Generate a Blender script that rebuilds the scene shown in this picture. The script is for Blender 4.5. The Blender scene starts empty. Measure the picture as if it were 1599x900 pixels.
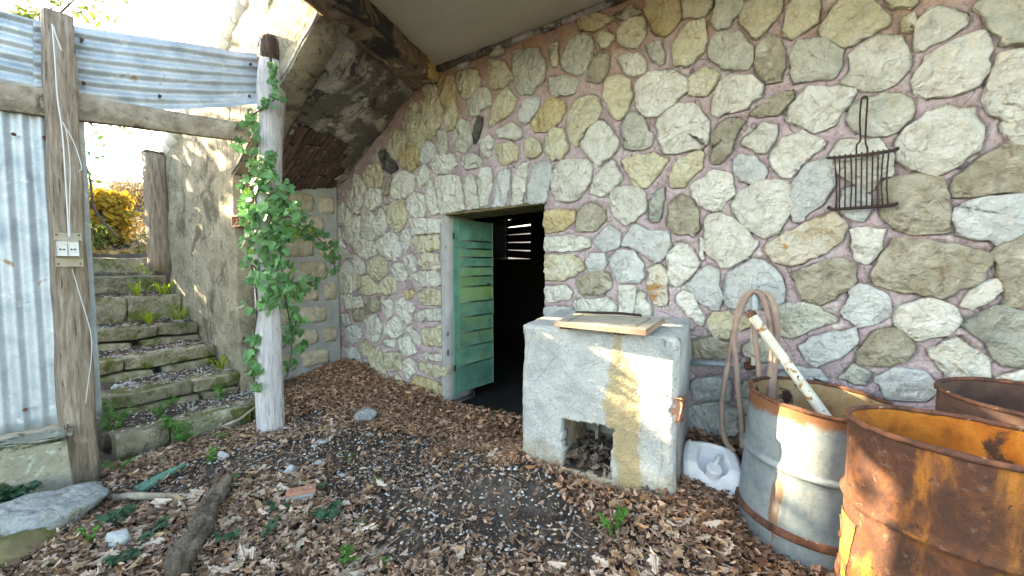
import bpy, bmesh, math, random
import numpy as np
from mathutils import Vector, Matrix, noise
R = math.radians
random.seed(7); rng = np.random.default_rng(7)
S = bpy.context.scene
# ------------------------------------------------------------------ camera, world, sun, exposure
CAMH, F, PITCH = 1.4, 650.0, R(3.5)
cam = bpy.data.objects.new('camera', bpy.data.cameras.new('camera'))
S.collection.objects.link(cam); S.camera = cam
cam.location = (0, 0, CAMH); cam.rotation_euler = (R(90)-PITCH, 0, 0)
cam.data.sensor_width = 36; cam.data.lens = F/1599*36
cam.data.clip_start = .05; cam.data.clip_end = 2000
SUN_EL, SUN_AZ = R(20.5), math.atan2(-.93, .365)          # azimuth clockwise from +Y
w = bpy.data.worlds.new('World'); S.world = w; w.use_nodes = True
nt = w.node_tree; bg = nt.nodes['Background']
sky = nt.nodes.new('ShaderNodeTexSky'); sky.sky_type = 'NISHITA'; sky.sun_disc = False
sky.sun_elevation = SUN_EL; sky.sun_rotation = SUN_AZ; sky.dust_density = 1.5; sky.ozone_density=.8
nt.links.new(sky.outputs[0], bg.inputs[0]); bg.inputs[1].default_value = .15
sl = bpy.data.lights.new('sun', 'SUN'); sl.energy = 5.0; sl.angle = R(.5); sl.color = (1, .86, .66)
sun = bpy.data.objects.new('sun', sl); S.collection.objects.link(sun)
SD = Vector((math.sin(SUN_AZ)*math.cos(SUN_EL), math.cos(SUN_AZ)*math.cos(SUN_EL), math.sin(SUN_EL)))
sun.rotation_euler = (-SD).to_track_quat('-Z', 'Y').to_euler(); sun.location = (-8, 6, 8)
S.view_settings.view_transform = 'Standard'; S.view_settings.look = 'None'
S.view_settings.exposure = 3.25; S.view_settings.gamma = 1
S.view_settings.use_white_balance = True; S.view_settings.white_balance_temperature = 8100; S.view_settings.white_balance_tint = 8
# ------------------------------------------------------------------ coordinates
CP, SP = math.cos(PITCH), math.sin(PITCH)
def ray(px, py):
    x, y = (px-800)/F, (450-py)/F
    return Vector((x, CP + y*SP, y*CP - SP))
CAM = Vector((0, 0, CAMH))
def P(px, py, Y):                                        # the point of a pixel's ray at depth Y
    d = ray(px, py); return CAM + d*(Y/d.y)
O = Vector((-.62, 4, 0)); UU = Vector((.8107, -.5855, 0)); VV = Vector((.5855, .8107, 0)); Z = Vector((0, 0, 1))
def W(u, v, h): return O + UU*u + VV*v + Z*h
def UV(p): q = Vector((p[0], p[1], 0)) - O; return q.dot(UU), q.dot(VV)
def hitv(px, py, v=0.):                                  # hit of the ray with a plane parallel to the main wall -> (u, h)
    d = ray(px, py); k = (v - (CAM-O).dot(VV))/d.dot(VV); p = CAM + d*k; return (p-O).dot(UU), p.z
def hitu(px, py, u):                                     # plane across the wall -> (v, h)
    d = ray(px, py); k = (u - (CAM-O).dot(UU))/d.dot(UU); p = CAM + d*k; return (p-O).dot(VV), p.z
def fbm(p, s=1., o=3):
    t = 0; a = 1; q = Vector(p)*s
    for _ in range(o): t += a*noise.noise(q); q = q*2.1; a *= .5
    return t
# ------------------------------------------------------------------ ground height
CT = np.array([(-.4,3.95,.0),(-1.2,4.3,.05),(-2.0,4.9,.24),(-1.95,4.3,.14),(-1.5,3.6,.03),(1.15,2.65,.25),(.5,3.0,.18),(.1,2.4,.2),
 (.8,1.95,.22),(1.3,1.75,.05),(1.5,1.6,.03),(1.3,1.0,.03),(.5,1.3,.05),(0,1.9,.02),(-1,1.9,-.02),(-1.95,3.37,.0),(-2.7,2.6,.0),(-2.3,1.9,0),(-1,2.8,-.02),
 (0,3.2,.02),(2.2,1.6,.15),(3,0,.1),(0,0,0),(0,-2,0),(-3,0,0),(-2.6,3.2,.02),(2,-2,.05)])
def sstep(x): x = np.clip(x, 0, 1); return x*x*(3-2*x)
def G(x, y):
    x = np.asarray(x, float); y = np.asarray(y, float)
    d = (x[..., None]-CT[:, 0])**2 + (y[..., None]-CT[:, 1])**2 + .02
    wt = d**-1.7
    base = (wt*CT[:, 2]).sum(-1)/wt.sum(-1)
    r = np.hypot(x, y-2); base = base*sstep((9-r)/3)
    base = base + .012*np.sin(7.1*x+2*np.sin(3.3*y))*np.sin(6.3*y+1.7*np.sin(4.1*x))
    u = (x+.62)*UU.x + (y-4)*UU.y; v = (x+.62)*VV.x + (y-4)*VV.y
    bank = 1.45*sstep((-u-1.0)/2.6)*sstep((-2.22-v)/.5)
    gard = 1.47*sstep((-u-4.0)/.35)
    hill = np.clip(-u-5, 0, 16)*.21*sstep((-u-4.6)/2)
    bump = .1*np.sin(x*.9)*np.cos(y*.8)*sstep((-u-5)/3)
    lid = np.where(v > 0, -.25*sstep((u+4)/.5)*sstep(v/.3), 0)
    return base*(1-sstep((-u-1)/1.)*.5) + np.maximum(bank, gard) + hill + bump + lid
def g1(x, y): return float(G(np.array([x]), np.array([y]))[0])
def ghit(px, py):                                        # the point where a pixel's ray meets the ground
    d = ray(px, py); k = .8
    for _ in range(4000):
        p = CAM + d*k
        if p.z <= g1(p.x, p.y): return p
        k += .01
    return p
# ------------------------------------------------------------------ objects
C = S.collection; WL = {}
def tag(o, label=None, cat=None, group=None, kind=None):
    for k, v in (('label', label), ('category', cat), ('group', group), ('kind', kind)):
        if v: o[k] = v
    return o
def thing(name, loc, label, cat, group=None):
    o = bpy.data.objects.new(name, None); C.objects.link(o); o.location = loc; o.empty_display_size = .1
    WL[o.name] = Vector(loc); return tag(o, label, cat, group)
def link(name, me, loc, parent=None):
    o = bpy.data.objects.new(name, me); C.objects.link(o); loc = Vector(loc)
    WL[o.name] = loc.copy()
    if parent: o.parent = parent; o.location = loc - WL[parent.name]
    else: o.location = loc
    return o
def mesh(name, vs, fs, mats, parent=None, smooth=True, mi=None, loc=None):
    a = np.array([tuple(v) for v in vs], float) if not isinstance(vs, np.ndarray) else vs
    if loc is None:
        loc = Vector((a[:, 0].mean(), a[:, 1].mean(), a[:, 2].min() if not parent else a[:, 2].mean()))
    me = bpy.data.meshes.new(name); me.from_pydata((a-np.array(loc)).tolist(), [], fs if isinstance(fs, list) else fs.tolist())
    for m in (mats if isinstance(mats, (list, tuple)) else [mats]): me.materials.append(m)
    if smooth: me.polygons.foreach_set('use_smooth', [True]*len(me.polygons))
    if mi is not None: me.polygons.foreach_set('material_index', mi)
    me.update(); return link(name, me, loc, parent)
def bmo(name, bm, mat, parent=None, smooth=False):
    me = bpy.data.meshes.new(name); bmesh.ops.recalc_face_normals(bm, faces=bm.faces)
    co = np.array([v.co[:] for v in bm.verts]); loc = Vector((co[:, 0].mean(), co[:, 1].mean(), co[:, 2].mean() if parent else co[:, 2].min()))
    bmesh.ops.translate(bm, verts=bm.verts, vec=-loc)
    bm.to_mesh(me); bm.free()
    for m in (mat if isinstance(mat, (list, tuple)) else [mat]): me.materials.append(m)
    if smooth: me.polygons.foreach_set('use_smooth', [True]*len(me.polygons))
    return link(name, me, loc, parent)
def box(c, ax, ay, az, bev=.004, sub=0, amp=0., ns=8., bm=None):
    """box with centre c and HALF axis vectors"""
    b = bmesh.new(); bmesh.ops.create_cube(b, size=2)
    M = Matrix((ax, ay, az)).transposed()
    for v in b.verts: v.co = M @ v.co
    if bev: bmesh.ops.bevel(b, geom=b.edges[:], offset=bev, segments=2, affect='EDGES', profile=.6)
    if sub: bmesh.ops.subdivide_edges(b, edges=b.edges[:], cuts=sub, use_grid_fill=True)
    c = Vector(c)
    for v in b.verts:
        v.co = v.co + c
        if amp:
            q = v.co*ns; v.co += Vector((noise.noise(q), noise.noise(q+Vector((9, 3, 1))), noise.noise(q+Vector((4, 7, 5)))))*amp
    if bm is None: return b
    me = bpy.data.meshes.new('t'); b.to_mesh(me); b.free(); bm.from_mesh(me); bpy.data.meshes.remove(me); return bm
def tube(pts, rad, n=10, cap=True, amp=0., ns=6., sq=0., bm=None, twist=0.):
    """swept tube; rad a number or a list; sq squares the section"""
    b = bm or bmesh.new(); pts = [Vector(p) for p in pts]
    if not isinstance(rad, (list, tuple)): rad = [rad]*len(pts)
    t = (pts[1]-pts[0]).normalized(); a = t.orthogonal().normalized() if abs(t.z) < .9 else (UU - t*UU.dot(t)).normalized()
    rings = []
    for i, p in enumerate(pts):
        t = (pts[min(i+1, len(pts)-1)]-pts[max(i-1, 0)]).normalized()
        a = (a - t*a.dot(t)).normalized(); c = t.cross(a); ring = []
        for k in range(n):
            th = 2*math.pi*k/n + twist; r = rad[i]
            if sq: m = max(abs(math.cos(th)), abs(math.sin(th))); r = r*((1-sq)+sq/m)
            d = a*math.cos(th)+c*math.sin(th)
            if amp: r += amp*(noise.noise(Vector((d.x*ns, d.y*ns, d.z*ns+p.length*1.3)))+.5*noise.noise(Vector((d.x*ns*3, d.y*ns*3, p.length*3))))
            ring.append(b.verts.new(p+d*r))
        rings.append(ring)
    for i in range(len(rings)-1):
        for k in range(n): b.faces.new((rings[i][k], rings[i][(k+1) % n], rings[i+1][(k+1) % n], rings[i+1][k]))
    if cap: b.faces.new(rings[0][::-1]); b.faces.new(rings[-1])
    return b
def spline(pts, m=6):
    pts = [Vector(p) for p in pts]; q = [pts[0]]+pts+[pts[-1]]; out = []
    for i in range(1, len(q)-2):
        for k in range(m):
            t = k/m; a, b, c, d = q[i-1:i+3]
            out.append(.5*((2*b)+(c-a)*t+(2*a-5*b+4*c-d)*t*t+(3*b-a-3*c+d)*t**3))
    return out+[pts[-1]]
def lathe(prof, c, n=48, tilt=None, amp=0., ns=3., a0=0., a1=2*math.pi):
    """open surface of revolution -> verts, faces"""
    vs = []; fs = []; full = abs(a1-a0-2*math.pi) < 1e-6; m = n if full else n+1; c = Vector(c)
    for (r, z) in prof:
        for k in range(m):
            th = a0+(a1-a0)*k/n; d = Vector((math.cos(th), math.sin(th), 0))
            rr = r + (amp*noise.noise(Vector((d.x*ns, d.y*ns, z*ns*2))) if amp else 0)
            p = d*rr + Z*z
            if tilt: p = tilt @ p
            vs.append(c+p)
    for i in range(len(prof)-1):
        for k in range(n):
            k2 = (k+1) % m; fs.append((i*m+k, i*m+k2, (i+1)*m+k2, (i+1)*m+k))
    return vs, fs
def gsheet(Pf, Nf, nu, nv, thick, keep=None):
    """a slab: front grid Pf(s,t), back pushed by -N*thick, walls wherever a kept cell meets a dropped one"""
    fr = [Pf(i/nu, j/nv) for j in range(nv+1) for i in range(nu+1)]
    if callable(Nf): bk = [f - Nf(i/nu, j/nv)*thick for f, (j, i) in zip(fr, [(j, i) for j in range(nv+1) for i in range(nu+1)])]
    else: bk = [f - Nf*thick for f in fr]
    n = len(fr); K = lambda i, j: 0 <= i < nu and 0 <= j < nv and (keep is None or keep(i, j)); fs = []
    I = lambda i, j: j*(nu+1)+i
    for j in range(nv):
        for i in range(nu):
            if not K(i, j): continue
            a, b, c, d = I(i, j), I(i+1, j), I(i+1, j+1), I(i, j+1)
            fs.append((a, b, c, d)); fs.append((n+d, n+c, n+b, n+a))
            for (x, y, ni, nj) in ((a, b, i, j-1), (b, c, i+1, j), (c, d, i, j+1), (d, a, i-1, j)):
                if not K(ni, nj): fs.append((y, x, n+x, n+y))
    vs = fr+bk; used = sorted({k for f in fs for k in f}); mp = {k: q for q, k in enumerate(used)}
    return [vs[k] for k in used], [tuple(mp[k] for k in f) for f in fs]
def rock(name, c, r, mat, seed=0, squash=(1, 1, .6), sub=3, amp=.35, rot=0., parent=None, ns=1.6):
    b = bmesh.new(); bmesh.ops.create_icosphere(b, subdivisions=sub, radius=1)
    o = Vector((seed*3.7, seed*1.9, seed*5.3)); cr, sr = math.cos(rot), math.sin(rot)
    pl = [Vector((rng.normal(), rng.normal(), rng.normal())).normalized() for _ in range(7)]
    for v in b.verts:
        d = v.co.normalized(); k = 1+amp*noise.noise(d*ns+o)+amp*.3*noise.noise(d*4+o)
        p = d*k
        for q in pl:
            e = p.dot(q)-.72
            if e > 0: p -= q*e*.85
        p = Vector((p.x*squash[0], p.y*squash[1], p.z*squash[2]))*r
        v.co = Vector((p.x*cr-p.y*sr, p.x*sr+p.y*cr, p.z))+Vector(c)
    return bmo(name, b, mat, parent, smooth=sub > 2)
# ------------------------------------------------------------------ materials
def ramp(nt, fac, stops):
    r = nt.nodes.new('ShaderNodeValToRGB'); e = r.color_ramp.elements
    while len(e) > 1: e.remove(e[0])
    e[0].position = stops[0][0]; e[0].color = (*stops[0][1], 1)
    for p, c in stops[1:]: q = e.new(p); q.color = (*c, 1)
    nt.links.new(fac, r.inputs[0]); return r.outputs[0]
def nz(nt, vec, scale, detail=5, rough=.6, dist=0., kind='N', stretch=None):
    if stretch:
        m = nt.nodes.new('ShaderNodeMapping'); m.inputs['Scale'].default_value = stretch; nt.links.new(vec, m.inputs[0]); vec = m.outputs[0]
    if kind == 'V':
        n = nt.nodes.new('ShaderNodeTexVoronoi'); n.inputs['Scale'].default_value = scale; nt.links.new(vec, n.inputs['Vector']); return n.outputs['Distance']
    n = nt.nodes.new('ShaderNodeTexNoise'); n.inputs['Scale'].default_value = scale; n.inputs['Detail'].default_value = detail
    n.inputs['Roughness'].default_value = rough; n.inputs['Distortion'].default_value = dist
    nt.links.new(vec, n.inputs['Vector']); return n.outputs['Fac']
def mixc(nt, fac, a, b):
    m = nt.nodes.new('ShaderNodeMix'); m.data_type = 'RGBA'
    for s, v in ((0, fac), (6, a), (7, b)):
        if isinstance(v, tuple): m.inputs[s].default_value = (*v, 1)
        elif isinstance(v, (int, float)): m.inputs[s].default_value = v
        else: nt.links.new(v, m.inputs[s])
    return m.outputs[2]
def step(nt, v, lo, hi):
    m = nt.nodes.new('ShaderNodeMapRange'); m.interpolation_type = 'SMOOTHSTEP'
    m.inputs[1].default_value = lo; m.inputs[2].default_value = hi; nt.links.new(v, m.inputs[0]); return m.outputs[0]
def math_(nt, op, a, b):
    m = nt.nodes.new('ShaderNodeMath'); m.operation = op
    for s, v in ((0, a), (1, b)):
        if isinstance(v, (int, float)): m.inputs[s].default_value = v
        else: nt.links.new(v, m.inputs[s])
    return m.outputs[0]
def mat(name, cols, scale=4, layers=(), bump=.3, bs=30, bd=.01, rough=.85, metal=0., stretch=None, rand=.12, facet=0., fs=9., fine=0.,
        zlayers=(), trans=0., spec=.3, attr=None, crack=None, amask=None, split=None):
    """cols: ramp colours over a noise; layers: (colour, noise scale, lo, hi, stretch|None) laid on by a mask; rand: spread of value per object"""
    m = bpy.data.materials.new(name); m.use_nodes = True; nt = m.node_tree; b = nt.nodes['Principled BSDF']
    tc = nt.nodes.new('ShaderNodeTexCoord'); oi = nt.nodes.new('ShaderNodeObjectInfo')
    va = nt.nodes.new('ShaderNodeVectorMath'); va.operation = 'ADD'
    cv = nt.nodes.new('ShaderNodeCombineXYZ')
    for i, k in enumerate((37., 91., 53.)): nt.links.new(math_(nt, 'MULTIPLY', oi.outputs['Random'], k), cv.inputs[i])
    nt.links.new(tc.outputs['Object'], va.inputs[0]); nt.links.new(cv.outputs[0], va.inputs[1]); vec = va.outputs[0]
    if attr:
        at = nt.nodes.new('ShaderNodeAttribute'); at.attribute_name = attr; col = at.outputs['Color']
    else:
        n = len(cols); f = nz(nt, vec, scale, 6, .62, .3, stretch=stretch)
        col = ramp(nt, f, [(.3+.4*i/max(1, n-1), c) for i, c in enumerate(cols)])
    for L in layers:
        c, s, lo, hi = L[:4]; st = L[4] if len(L) > 4 else None
        col = mixc(nt, step(nt, nz(nt, vec, s, 6, .65, .4, stretch=st), lo, hi), col, c)
    for c, z0, z1, s in zlayers:                          # marks by height above the object's own base, with a ragged edge
        sp = nt.nodes.new('ShaderNodeSeparateXYZ'); nt.links.new(tc.outputs['Object'], sp.inputs[0])
        e = math_(nt, 'ADD', sp.outputs[2], math_(nt, 'MULTIPLY', math_(nt, 'SUBTRACT', nz(nt, vec, s, 5), .5), abs(z1-z0)*1.8))
        col = mixc(nt, step(nt, e, z0, z1), col, c)
    if amask:                                             # a stain that follows a painted mask, broken up by noise
        at = nt.nodes.new('ShaderNodeAttribute'); at.attribute_name = 'stain'
        e = math_(nt, 'ADD', at.outputs['Fac'], math_(nt, 'MULTIPLY', math_(nt, 'SUBTRACT', nz(nt, vec, 16, 7, .7), .5), 1.3))
        col = mixc(nt, math_(nt, 'MULTIPLY', step(nt, e, .35, .75), amask[1]), col, amask[0])
    if crack:                                             # thin wandering cracks and grain lines
        cs_, cw, ck = crack; q = nz(nt, vec, cs_, 2.2, .5, .5); q = math_(nt, 'ABSOLUTE', math_(nt, 'SUBTRACT', q, .5), 0)
        col = mixc(nt, math_(nt, 'MULTIPLY', math_(nt, 'SUBTRACT', 1., step(nt, q, 0., cw)), ck), col, (.05, .04, .03))
    if split:                                             # straight fracture lines
        vo = nt.nodes.new('ShaderNodeTexVoronoi'); vo.feature = 'DISTANCE_TO_EDGE'; vo.inputs['Scale'].default_value = split[0]
        mp = nt.nodes.new('ShaderNodeMapping'); mp.inputs['Scale'].default_value = (1, 1.7, .8); mp.inputs['Rotation'].default_value = (.3, .5, .9)
        nn = nt.nodes.new('ShaderNodeTexNoise'); nn.inputs['Scale'].default_value = split[0]*.8; nn.inputs['Detail'].default_value = 5
        nt.links.new(vec, nn.inputs['Vector']); mm = nt.nodes.new('ShaderNodeVectorMath'); mm.operation = 'MULTIPLY_ADD'
        nt.links.new(nn.outputs['Color'], mm.inputs[0]); mm.inputs[1].default_value = (.12,)*3; nt.links.new(vec, mm.inputs[2])
        nt.links.new(mm.outputs[0], mp.inputs[0]); nt.links.new(mp.outputs[0], vo.inputs['Vector'])
        br = step(nt, nz(nt, vec, split[0]*.6, 3), .45, .6)
        k_ = math_(nt, 'MULTIPLY', math_(nt, 'SUBTRACT', 1., step(nt, vo.outputs['Distance'], 0., split[1])), br)
        col = mixc(nt, math_(nt, 'MULTIPLY', k_, split[2]), col, (.07, .06, .045))
    if rand:
        h = nt.nodes.new('ShaderNodeHueSaturation'); nt.links.new(col, h.inputs['Color'])
        nt.links.new(math_(nt, 'ADD', math_(nt, 'MULTIPLY', oi.outputs['Random'], 2*rand), 1-rand), h.inputs['Value']); col = h.outputs[0]
    if fine:
        col = mixc(nt, math_(nt, 'MULTIPLY', step(nt, nz(nt, vec, bs*2.2, 4, .7), .5, .72), fine), col, (.02, .018, .015))
    nt.links.new(col, b.inputs['Base Color'])
    b.inputs['Metallic'].default_value = metal; b.inputs['Specular IOR Level'].default_value = spec
    rr = math_(nt, 'ADD', math_(nt, 'MULTIPLY', nz(nt, vec, bs*.6, 4), .3), rough-.15); nt.links.new(rr, b.inputs['Roughness'])
    if bump:
        h = nz(nt, vec, bs, 8, .68, .5, stretch=stretch)
        if facet:
            vo = nt.nodes.new('ShaderNodeTexVoronoi'); vo.feature = 'F1'; vo.inputs['Scale'].default_value = fs
            vo.inputs['Randomness'].default_value = 1
            mp = nt.nodes.new('ShaderNodeMapping'); mp.inputs['Rotation'].default_value = (.6, .9, .4); mp.inputs['Scale'].default_value = (1, 2.2, 1)
            nn = nt.nodes.new('ShaderNodeTexNoise'); nn.inputs['Scale'].default_value = fs*.7; nn.inputs['Detail'].default_value = 6
            nt.links.new(vec, nn.inputs['Vector']); mm = nt.nodes.new('ShaderNodeVectorMath'); mm.operation = 'MULTIPLY_ADD'
            nt.links.new(nn.outputs['Color'], mm.inputs[0]); mm.inputs[1].default_value = (.25,)*3; nt.links.new(vec, mm.inputs[2])
            nt.links.new(mm.outputs[0], mp.inputs[0]); nt.links.new(mp.outputs[0], vo.inputs['Vector'])
            sc_ = nt.nodes.new('ShaderNodeSeparateColor'); nt.links.new(vo.outputs['Color'], sc_.inputs[0])
            h = math_(nt, 'ADD', h, math_(nt, 'MULTIPLY', math_(nt, 'ADD', vo.outputs['Distance'], math_(nt, 'MULTIPLY', sc_.outputs[0], .22)), facet))
        bp = nt.nodes.new('ShaderNodeBump'); bp.inputs['Strength'].default_value = bump; bp.inputs['Distance'].default_value = bd
        nt.links.new(h, bp.inputs['Height']); nt.links.new(bp.outputs[0], b.inputs['Normal'])
    if trans:
        tr = nt.nodes.new('ShaderNodeBsdfTranslucent'); nt.links.new(col, tr.inputs[0]); mx = nt.nodes.new('ShaderNodeMixShader')
        mx.inputs[0].default_value = trans; nt.links.new(b.outputs[0], mx.inputs[1]); nt.links.new(tr.outputs[0], mx.inputs[2])
        nt.links.new(mx.outputs[0], nt.nodes['Material Output'].inputs[0])
    return m
ST = dict(bump=1., bs=20, bd=.05, facet=1.2, fs=9., rough=.9, rand=.07, fine=.18, split=(7, .02, .35))
def stone(n, cols, layers=(), **k): return mat(n, cols, 8, layers, **{**ST, **k})
SM = {
 'w': stone('stone_cream', [(.6,.59,.5), (.7,.69,.61), (.77,.77,.7), (.82,.82,.77)], [((.66,.6,.42), 5, .58, .8), ((.56,.58,.52), 6, .58, .75)]),
 'y': stone('stone_yellow', [(.52,.48,.33), (.65,.61,.43), (.74,.71,.55)], [((.56,.45,.22), 8, .6, .76), ((.7,.7,.6), 6, .5, .7)]),
 'g': stone('stone_grey_green', [(.47,.48,.4), (.58,.59,.51), (.68,.68,.6)], [((.6,.56,.42), 6, .56, .75)]),
 'b': stone('stone_blue_grey', [(.5,.53,.53), (.6,.63,.62), (.68,.71,.69)], [((.6,.58,.47), 6, .58, .78)], facet=.7),
 'o': stone('stone_ochre', [(.46,.36,.17), (.6,.5,.28), (.68,.61,.42)], [((.42,.27,.1), 9, .62, .74)]),
 'd': stone('stone_dark', [(.06,.06,.06), (.13,.13,.12), (.22,.22,.2)], rand=.05),
 'n': stone('stone_olive_brown', [(.3,.27,.19), (.42,.39,.3), (.54,.51,.41)], [((.62,.59,.5), 7, .56, .7), ((.2,.14,.08), 6, .6, .72)]),
 'r': stone('stone_rust', [(.6,.5,.34), (.7,.66,.55), (.76,.74,.67)], [((.5,.28,.1), 8, .54, .64)]),
 'k': stone('stone_slate_green', [(.27,.29,.25), (.39,.41,.36), (.5,.52,.46)], [((.56,.56,.5), 18, .64, .68)]),
}
M = {}
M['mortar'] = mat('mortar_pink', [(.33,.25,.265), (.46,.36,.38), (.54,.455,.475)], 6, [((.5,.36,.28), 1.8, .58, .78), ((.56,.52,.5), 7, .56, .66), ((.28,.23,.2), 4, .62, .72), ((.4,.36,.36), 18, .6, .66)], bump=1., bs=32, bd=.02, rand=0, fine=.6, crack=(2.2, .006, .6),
                  zlayers=[((.36,.22,.12), .8, 1.9, 2.5)])  # warm tint towards the top paints in light bounced off the ceiling
M['quoin_render'] = mat('render_grey', [(.3,.3,.3), (.42,.42,.41)], 6, bump=.5, bs=40, fine=.2)
M['ceil'] = mat('ceiling_plaster', [(.36,.34,.27), (.44,.42,.33), (.5,.47,.38)], 1.2, [((.3,.29,.24), 2, .6, .8), ((.12,.1,.07), 9, .68, .74), ((.3,.26,.18), 1.1, .55, .66)], bump=.6, bs=30, bd=.008, rand=0, fine=.3, crack=(.9, .0025, .35))
M['plaster'] = mat('old_plaster', [(.22,.21,.19), (.34,.325,.3), (.45,.43,.39)], 7, [((.12,.11,.1), 1.7, .46, .54), ((.06,.055,.05), 4, .57, .63), ((.44,.41,.31), 3, .6, .64)], bump=1., bs=20, bd=.02, rand=0, fine=.5, crack=(2.6, .007, .85))
M['sidewall'] = mat('weathered_render', [(.2,.18,.13), (.3,.27,.2), (.38,.35,.27)], 5, [((.11,.1,.07), 2, .52, .64), ((.06,.05,.04), 9, .64, .68), ((.15,.16,.09), 3.5, .58, .7)], bump=1., bs=24, bd=.025, rand=0, fine=.5, crack=(3, .01, .8))
M['beam'] = mat('peeling_beam', [(.1,.07,.045), (.2,.14,.09), (.3,.26,.2)], 3, [((.035,.03,.027), 2.5, .52, .6), ((.36,.33,.26), 4, .6, .64)], bump=.9, bs=22, bd=.02, rand=0, fine=.4)
M['yellow'] = mat('yellow_limewash', [(.5,.36,.14), (.62,.47,.22)], 4, [((.13,.08,.04), 9, .62, .66)], bump=.3, bs=40)
M['brick'] = mat('ribbed_brick', [(.05,.038,.032), (.09,.062,.052), (.14,.09,.075)], 9, [((.2,.09,.07), 6, .64, .72), ((.34,.3,.26), 14, .62, .66)], bump=.6, bs=40, bd=.008, rand=.3)
M['terra'] = mat('terracotta', [(.25,.12,.08), (.38,.2,.14)], 14, [((.45,.4,.34), 12, .6, .7)], bump=.8, bs=50, rand=.2)
M['tuff'] = mat('tuff_block', [(.3,.26,.19), (.43,.38,.29), (.54,.5,.42)], 12, [((.12,.09,.06), 9, .64, .72)], bump=1., bs=26, bd=.014, facet=.5, rand=.16, fine=.4)
M['cement'] = mat('cement_mortar', [(.24,.25,.25), (.34,.35,.35)], 5, bump=.6, bs=34, bd=.008, rand=0, fine=.2)
M['stove'] = mat('stove_render', [(.31,.34,.34), (.43,.46,.45), (.53,.55,.53)], 7, [((.52,.48,.36), 3, .58, .75), ((.33,.37,.4), 6, .6, .74)], bump=1., bs=42, bd=.016, rand=0, fine=.5, zlayers=[((.33,.29,.21), -.2, -.4, 7)], amask=((.36,.28,.13), .8), split=(2.2, .012, .5))
M['stain'] = mat('ochre_stain', [(.34,.27,.14), (.45,.37,.2)], 6, bump=.8, bs=55, bd=.007, rand=0, fine=.3)
M['step'] = mat('mossy_step', [(.16,.15,.1), (.27,.25,.18), (.4,.38,.29)], 9, [((.1,.12,.03), 4, .48, .6), ((.34,.33,.27), 8, .66, .72)], bump=1., bs=24, bd=.03, facet=.7, rand=.2, fine=.6, split=(6, .03, .7))
M['rock'] = mat('grey_rock', [(.2,.22,.22), (.33,.35,.35), (.44,.45,.44)], 9, [((.2,.19,.12), 5, .55, .7)], bump=1., bs=24, bd=.03, facet=.7, rand=.15, fine=.5, split=(6, .03, .6))
M['whiterock'] = mat('pale_rock', [(.34,.37,.38), (.52,.54,.54)], 12, [((.25,.22,.17), 9, .58, .7)], bump=.9, bs=30, bd=.02, rand=.12, fine=.4)
M['mossrock'] = mat('brown_mossy_rock', [(.14,.11,.06), (.22,.19,.1)], 6, [((.08,.1,.02), 4, .5, .65)], bump=.8, bs=24, bd=.01)
M['mossblock'] = mat('lichen_concrete', [(.2,.19,.14), (.32,.31,.25), (.42,.42,.35)], 4, [((.045,.055,.025), 4, .5, .58), ((.4,.45,.38), 6, .58, .64), ((.05,.04,.03), 16, .66, .7)], bump=.9, bs=26, bd=.014, rand=0, fine=.4)
GRW = (9, 9, .9)
M['wood_pale'] = mat('bleached_wood', [(.3,.29,.3), (.46,.45,.47), (.6,.59,.6)], 7, [((.14,.12,.1), 10, .6, .66, (12, 12, .8))], bump=.8, bs=10, bd=.012, stretch=GRW, rand=0)
M['wood_grey'] = mat('grey_wood', [(.13,.1,.075), (.25,.2,.155), (.36,.31,.26)], 6, [((.05,.04,.03), 8, .6, .66, (12, 12, .7)), ((.42,.37,.3), 2, .6, .75)], bump=.9, bs=9, bd=.012, stretch=GRW, rand=0,
                     zlayers=[])
M['wood_dark'] = mat('rotten_wood', [(.035,.025,.02), (.1,.065,.05), (.18,.12,.09)], 8, bump=1., bs=14, bd=.02, stretch=GRW, rand=.1)
M['plank'] = mat('weathered_plank', [(.17,.14,.1), (.32,.27,.21), (.45,.4,.33)], 11, [((.09,.07,.05), 9, .56, .66), ((.2,.18,.1), 3, .56, .7)], bump=1., bs=26, bd=.02, rand=.15)
M['log'] = mat('rotting_log', [(.06,.045,.03), (.15,.12,.09), (.27,.23,.18)], 9, [((.22,.1,.035), 5, .6, .68)], bump=1., bs=30, bd=.03, rand=0, fine=.6, crack=(9, .03, .7))
M['greenplank'] = mat('green_painted_plank', [(.06,.16,.12), (.1,.25,.19)], 9, [((.3,.33,.3), 20, .66, .7), ((.05,.045,.035), 8, .62, .68)], bump=.4, bs=40)
M['zincsheet'] = mat('galvanised_sheet', [(.24,.29,.34), (.38,.43,.47), (.5,.54,.57)], 6, [((.58,.6,.6), 9, .58, .7), ((.26,.17,.11), 6, .63, .72)], bump=.25, bs=40, bd=.004, rough=.55, metal=.45, rand=.06, fine=.2, spec=.4)
M['zincdrum'] = mat('galvanised_drum', [(.15,.19,.21), (.22,.27,.29), (.29,.33,.34)], 7, [((.32,.31,.26), 9, .6, .7), ((.16,.11,.08), 6, .69, .74), ((.17,.2,.2), 7, .55, .68, (1, 1, .14)), ((.2,.13,.09), 5, .63, .68, (1.4, 1.4, .2))], bump=.35, bs=30, bd=.005, rough=.6, metal=.35, rand=0, fine=.3,
                      zlayers=[((.22,.1,.05), .345, .385, 16)])
M['rustrim'] = mat('rusted_rim', [(.035,.02,.017), (.1,.045,.03), (.22,.09,.045)], 16, [((.4,.3,.2), 20, .62, .68)], bump=.9, bs=50, bd=.006, rand=.1)
M['druminside'] = mat('flaking_drum_inside', [(.16,.09,.05), (.28,.19,.1), (.4,.33,.2)], 5, [((.04,.02,.015), 11, .58, .63), ((.4,.17,.04), 4, .6, .72)], bump=.6, bs=40, bd=.006, rand=0)
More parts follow.
